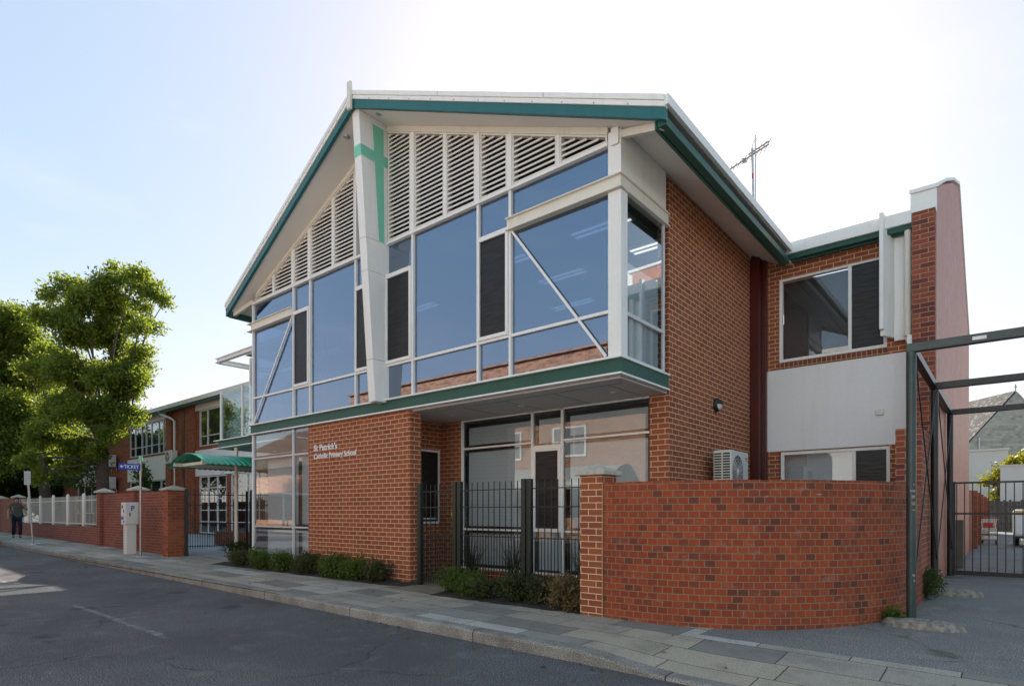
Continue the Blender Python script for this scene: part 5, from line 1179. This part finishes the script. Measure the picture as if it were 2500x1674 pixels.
owin(-51, -45.5, 4.56, 6.36, [-50, -49, -48, -47], [5.08]); owin(-51, -45.5, 1.2, 3.09, [-49.5, -48, -46.8], [])
m = MB(); m.box(-60, -14.5, OY-.45, OY+9, 6.74, 6.80); m.box(-60, -14.5, OY-.52, OY-.45, 6.70, 6.90); m.hexa([(-60, OY-.44, 6.81), (-14.5, OY-.44, 6.81), (-14.5, OY+9, 7.6), (-60, OY+9, 7.6), (-60, OY-.44, 6.86), (-14.5, OY-.44, 6.86), (-14.5, OY+9, 7.75), (-60, OY+9, 7.75)]); m.build('roof', M['cream'], OW)
m = MB(); m.box(-60, -14.5, OY+8.6, OY+9, -.2, 7.5); m.box(-60, -59.8, OY, OY+9, -.2, 6.8); m.build('rear_wall', M['brick_wing'], OW)
m = MB(); m.box(-60, -14.5, OY-.43, OY-.36, 6.58, 6.73); m.build('fascia', M['green'], OW)
m = MB(); m.tube([(-35.1, OY-.42, 6.75), (-35.0, OY-.35, 6.55), (-34.0, OY-.2, 6.25), (-33.8, OY-.12, 6.1), (-33.8, OY-.12, .2)], .06, 10); m.build('downpipe', M['white'], OW)
m = MB(); m.box(-32.85, -32.52, OY-.135, OY-.121, -.2, 6.6); m.build('dark_strip', M['maroon'], OW)
gA = 'air conditioners on the older wing'
aircon('air_conditioner', 'white air conditioner above the green canopy on the older wing', (-33.6, OY-.35, 3.85), 0, gA)
t1 = aircon('air_conditioner', 'upper of two white air conditioners right of the tree trunk', (-43.1, OY-.35, 4.1), 0, gA); t1.scale = (1.5, 1.2, 1.1)
t2 = dup(t1, (-43.1, OY-.35, 2.75), 'lower of two white air conditioners right of the tree trunk')
m = MB(); m.box(-22.4, -19.2, 9.9, 10.6, .05, .62); tag(m.build('planter', M['brick_wing'], None, origin=(-20.8, 10.2, .1)), 'low brick planter behind the entrance gate', 'planter')

# ------------------------------------------------------------------ buildings across the street, seen mirrored in the glazing
OB = thing('brick_shop', 'two storey brick building across the street, mirrored in the upper windows', 'building', (-17, -4.3, 0))
m = MB(); m.box(-27, -11.3, -14, -4.3, -.2, 7.45); m.box(-11.3, -8.5, -12, -5.2, -.2, 6.2); m.build('wall', M['brick_opp'], OB)
m = MB(); m.box(-27.1, -11.2, -4.6, -4.2, 7.451, 7.52); m.build('parapet_capping', M['brick_opp'], OB)
for x in (-25, -21.8, -18.6, -15.0):
    f = MB(); y = -4.3; f.box(x-.9, x+.9, y, y+.05, 3.75, 5.1); fr = f.build('window', M['white'], OB); q = MB()
    for i in range(3):
        for j in range(2): q.box(x-.8+i*.55, x-.8+i*.55+.5, y+.051, y+.056, 3.85+j*.62, 3.85+j*.62+.56)
    q.build('pane', M['interior'], fr)
m = MB(); n = 12; ys = [-4.29+1.6*math.sin(math.pi/2*i/n) for i in range(n+1)]; zs = [3.3-1.0*(1-math.cos(math.pi/2*i/n)) for i in range(n+1)]
m.add([(x, y, z) for y, z in zip(ys, zs) for x in (-20, -12)]+[(x, y, z-.02) for y, z in zip(ys, zs) for x in (-20, -12)], [(2*i, 2*i+1, 2*i+3, 2*i+2) for i in range(n)]+[(2*n+2+2*i, 2*n+2+2*i+1, 2*n+2+2*i+3, 2*n+2+2*i+2) for i in range(n)], True); m.build('awning', M['awning_opp'], OB)
m = MB(); m.box(-19, -17.6, -4.28, -4.25, -.1, 2.3); m.build('door', M['interior_dark'], OB)
TH_ = thing('tiled_house', 'house with brown hipped tile roof across the street, mirrored in the corner glazing', 'house', (-53, -18, 0))
m = MB(); m.box(-64, -43, -26, -13, -.2, 5.2); m.build('wall', M['brick_opp'], TH_)
m = MB(); m.add([(-64.8, -26.6, 5.1), (-42.2, -26.6, 5.1), (-42.2, -12.2, 5.1), (-64.8, -12.2, 5.1), (-58, -19, 9.6), (-51, -19, 9.6)], [(3, 2, 5, 4), (2, 1, 5), (1, 0, 4, 5), (0, 3, 4), (0, 1, 2, 3)]); m.build('roof', M['clay_tile'], TH_)
m = MB(); m.box(-62, -44, -12.9, -10.2, 2.7, 2.85); m.build('verandah', M['white'], TH_)
for x in (-61.5, -56, -50, -44.5): m = MB(); m.box(x-.06, x+.06, -10.4, -10.28, -.1, 2.69); m.build('verandah_post', M['white'], TH_)
WH = thing('white_building', 'white two storey building across the street, mirrored above the brick parapet', 'building', (-3, -8, 0))
m = MB(); m.box(-8.4, 7, -20, -8, -.2, 9.5); m.build('wall', M['render'], WH); m = MB(); m.box(-8.5, 7.1, -20.1, -7.9, 9.501, 9.7); m.build('parapet_capping', M['white'], WH)
for x in (-6, -2, 2): f = MB(); f.box(x-.6, x+.6, -7.99, -7.94, 5.6, 7.0); f.build('window', M['screen'], WH)
BT = [((-47+random.uniform(-4, 4), -4+random.uniform(-1.5, 1.5), z), 1.5+random.random()) for z in (4, 5, 6, 7, 8, 9) for _ in range(2)]
tree('street_tree', 'street tree on the far footpath, mirrored in the balcony glass', (-47, -3.6, .2), (-47, -3.6, 3.5), BT, .25, 22, 12, M['leaf'], 'trees across the street', .3, .14, .25)

# ------------------------------------------------------------------ pedestrian
def skinned(name, pts, edges, radii, mat, parent, sub=2, root=0):
    me = bpy.data.meshes.new(name); me.from_pydata([tuple(p) for p in pts], edges, [])
    ob = bpy.data.objects.new(name, me); COL.objects.link(ob)
    ob.modifiers.new('skin', 'SKIN'); sv_ = me.skin_vertices[0].data
    for i, r in enumerate(radii):
        sv_[i].radius = r if isinstance(r, tuple) else (r, r); sv_[i].use_root = (i == root)
    sb = ob.modifiers.new('sub', 'SUBSURF'); sb.levels = sub; sb.render_levels = sub
    dg = bpy.context.evaluated_depsgraph_get(); dg.update(); m2 = bpy.data.meshes.new_from_object(ob.evaluated_get(dg)); bpy.data.objects.remove(ob); bpy.data.meshes.remove(me)
    m2.name = name; m2.materials.clear(); m2.materials.append(mat); m2.polygons.foreach_set('use_smooth', [True]*len(m2.polygons))
    o = bpy.data.objects.new(name, m2); COL.objects.link(o); o.parent = parent; return o
PE = thing('person', 'man in olive polo shirt and navy trousers walking with a phone at his ear', 'person', (-32.6, 6.15, gz(-32.6)), local=True); PE.rotation_euler = (0, 0, R(90))
# local frame: faces -Y, his left is +X
J = {'pel': (0, 0, .92), 'bel': (0, -.03, 1.08), 'che': (0, -.01, 1.30), 'nk': (0, 0, 1.46), 'hd': (0, -.02, 1.56), 'top': (0, -.015, 1.66),
     'lh': (.09, 0, .88), 'lk': (.10, -.10, .48), 'la': (.10, -.02, .09), 'lt': (.11, -.16, .035), 'rh': (-.09, 0, .88), 'rk': (-.10, .0, .48), 'ra': (-.10, .12, .10), 'rt': (-.11, .0, .035),
     'ls': (.19, 0, 1.40), 'le': (.33, -.10, 1.17), 'lw': (.18, -.12, 1.42), 'lf': (.13, -.10, 1.53), 'rs': (-.19, 0, 1.40), 're': (-.27, .05, 1.12), 'rw': (-.29, -.03, .88), 'rf': (-.29, -.05, .78)}
ks = list(J); ix = {k: i for i, k in enumerate(ks)}
ed_ = [('pel', 'bel'), ('bel', 'che'), ('che', 'nk'), ('nk', 'hd'), ('hd', 'top'), ('pel', 'lh'), ('lh', 'lk'), ('lk', 'la'), ('la', 'lt'), ('pel', 'rh'), ('rh', 'rk'), ('rk', 'ra'), ('ra', 'rt'), ('che', 'ls'), ('ls', 'le'), ('le', 'lw'), ('lw', 'lf'), ('che', 'rs'), ('rs', 're'), ('re', 'rw'), ('rw', 'rf')]
rad = {'pel': (.17, .13), 'bel': (.18, .15), 'che': (.18, .12), 'nk': .055, 'hd': (.078, .095), 'top': (.06, .075), 'lh': .085, 'lk': .058, 'la': .042, 'lt': .035, 'rh': .085, 'rk': .058, 'ra': .042, 'rt': .035, 'ls': .072, 'le': .05, 'lw': .036, 'lf': .034, 'rs': .072, 're': .05, 'rw': .036, 'rf': .034}
body = skinned('body', [J[k] for k in ks], [(ix[a], ix[b_]) for a, b_ in ed_], [rad[k] for k in ks], M['skin'], PE)
rad.update({'a1': .05, 'a2': .05, 'pel2': (.175, .135), 'nk2': .055, 'l2': .062, 'r2': .062})
def sub_skin(name, keys, edges, grow, mat, extra={}):
    JJ = dict(J); JJ.update(extra); kk = {k: i for i, k in enumerate(keys)}
    def gr(r): return tuple(x*grow+.012 for x in r) if isinstance(r, tuple) else r*grow+.014
    return skinned(name, [JJ[k] for k in keys], [(kk[a], kk[b_]) for a, b_ in edges], [gr(rad.get(k, .06)) for k in keys], mat, PE)
mid = lambda a, b_, t: tuple(J[a][i]+(J[b_][i]-J[a][i])*t for i in range(3))
sub_skin('shirt', ['bel', 'che', 'nk2', 'pel2', 'ls', 'l2', 'rs', 'r2'], [('bel', 'che'), ('che', 'nk2'), ('bel', 'pel2'), ('che', 'ls'), ('ls', 'l2'), ('che', 'rs'), ('rs', 'r2')], 1.08, M['shirt'], {'nk2': (0, 0, 1.42), 'pel2': (0, -.015, .97), 'l2': mid('ls', 'le', .62), 'r2': mid('rs', 're', .62)})
sub_skin('trousers', ['pel', 'lh', 'lk', 'a1', 'rh', 'rk', 'a2'], [('pel', 'lh'), ('lh', 'lk'), ('lk', 'a1'), ('pel', 'rh'), ('rh', 'rk'), ('rk', 'a2')], 1.06, M['jeans'], {'a1': (.10, -.03, .10), 'a2': (-.10, .11, .11)})
for s in ('l', 'r'):
    a, c_ = Vector(J[s+'a']), Vector(J[s+'t']); skinned('shoe', [a-Vector((0, -.03, .05)), (a+c_)/2-Vector((0, 0, .02)), c_-Vector((0, 0, .005))], [(0, 1), (1, 2)], [.05, .048, .036], M['black'], PE, 1)
skinned('hair', [(0, .03, 1.60), (0, .0, 1.685), (0, -.05, 1.69)], [(0, 1), (1, 2)], [(.085, .075), (.088, .07), (.07, .04)], M['hair'], PE, 2)
m = MB(); m.box(.085, .10, -.11, -.05, 1.49, 1.61); m.build('phone', M['black'], PE, origin=(0, 0, 0), bevel=.006)
m = MB()
for x in (-.03, .03): m.lathe((x, -.112, 1.575), [(.001, -.006), (.010, -.003), (.012, .004)], 8, 'y')
m.build('eye', M['hair'], PE, origin=(0, 0, 0))
skinned('nose', [(0, -.105, 1.58), (0, -.128, 1.545)], [(0, 1)], [.010, .016], M['skin'], PE, 1)
skinned('mouth', [(-.022, -.108, 1.512), (.022, -.108, 1.512)], [(0, 1)], [.007, .007], M['maroon'], PE, 1)
for x in (-.082, ): skinned('ear', [(x, -.01, 1.58), (x-.006, 0, 1.545)], [(0, 1)], [.016, .012], M['skin'], PE, 1)
for i in range(4):
    o_ = Vector(J['rf'])+Vector((.0, -.024+.016*i, -.02)); skinned('finger', [o_, o_+Vector((0, -.004, -.035)), o_+Vector((.014, -.01, -.065))], [(0, 1), (1, 2)], [.010, .009, .007], M['skin'], PE, 1)
    o_ = Vector(J['lf'])+Vector((.0, -.02, -.02+.018*i)); skinned('finger', [o_, o_+Vector((-.015, -.03, .01)), o_+Vector((-.035, -.035, .015))], [(0, 1), (1, 2)], [.010, .009, .007], M['skin'], PE, 1)
for s, dv in (('rf', Vector((.02, -.035, -.01))), ('lf', Vector((-.01, .035, .02)))):
    o_ = Vector(J[s])+dv*.4; skinned('thumb', [o_, o_+dv, o_+dv*1.6], [(0, 1), (1, 2)], [.012, .010, .008], M['skin'], PE, 1)

# dry leaves and grit blown along the kerb and the soil beds
n = 420; px_ = rng.uniform(-26, 2, n); side = rng.random(n)
py_ = np.where(side < .5, 5.06-np.abs(rng.normal(0, .22, n)), np.where(side < .8, rng.uniform(5.3, 6.9, n), rng.uniform(1.0, 5.0, n)))
vs = []; fs = []
for i in range(n):
    x, y = float(px_[i]), float(py_[i]); z = (gz(x)-RD if y < 5.06 else (Z(x, y) if y > 5.24 else Z(x, y)))+.012; a = random.uniform(0, 6.28); L_ = random.uniform(.012, .04); c_, s_ = math.cos(a)*L_, math.sin(a)*L_; h_ = random.uniform(0, .014)
    vs += [(x-c_, y-s_, z), (x+s_*.45, y-c_*.45, z+h_), (x+c_, y+s_, z+h_*.4), (x-s_*.45, y+c_*.45, z+h_)]; fs.append((4*i, 4*i+1, 4*i+2, 4*i+3))
m = MB(); m.add(vs, fs); lo_ = m.build('leaf_litter', M['leaf_brown'], None, fixn=False); lo_['kind'] = 'stuff'; tag(lo_, 'dry leaf litter scattered along the kerb and footpath', 'litter')
# strip helper properties
for o in bpy.data.objects:
    if '_o' in o.keys(): del o['_o']
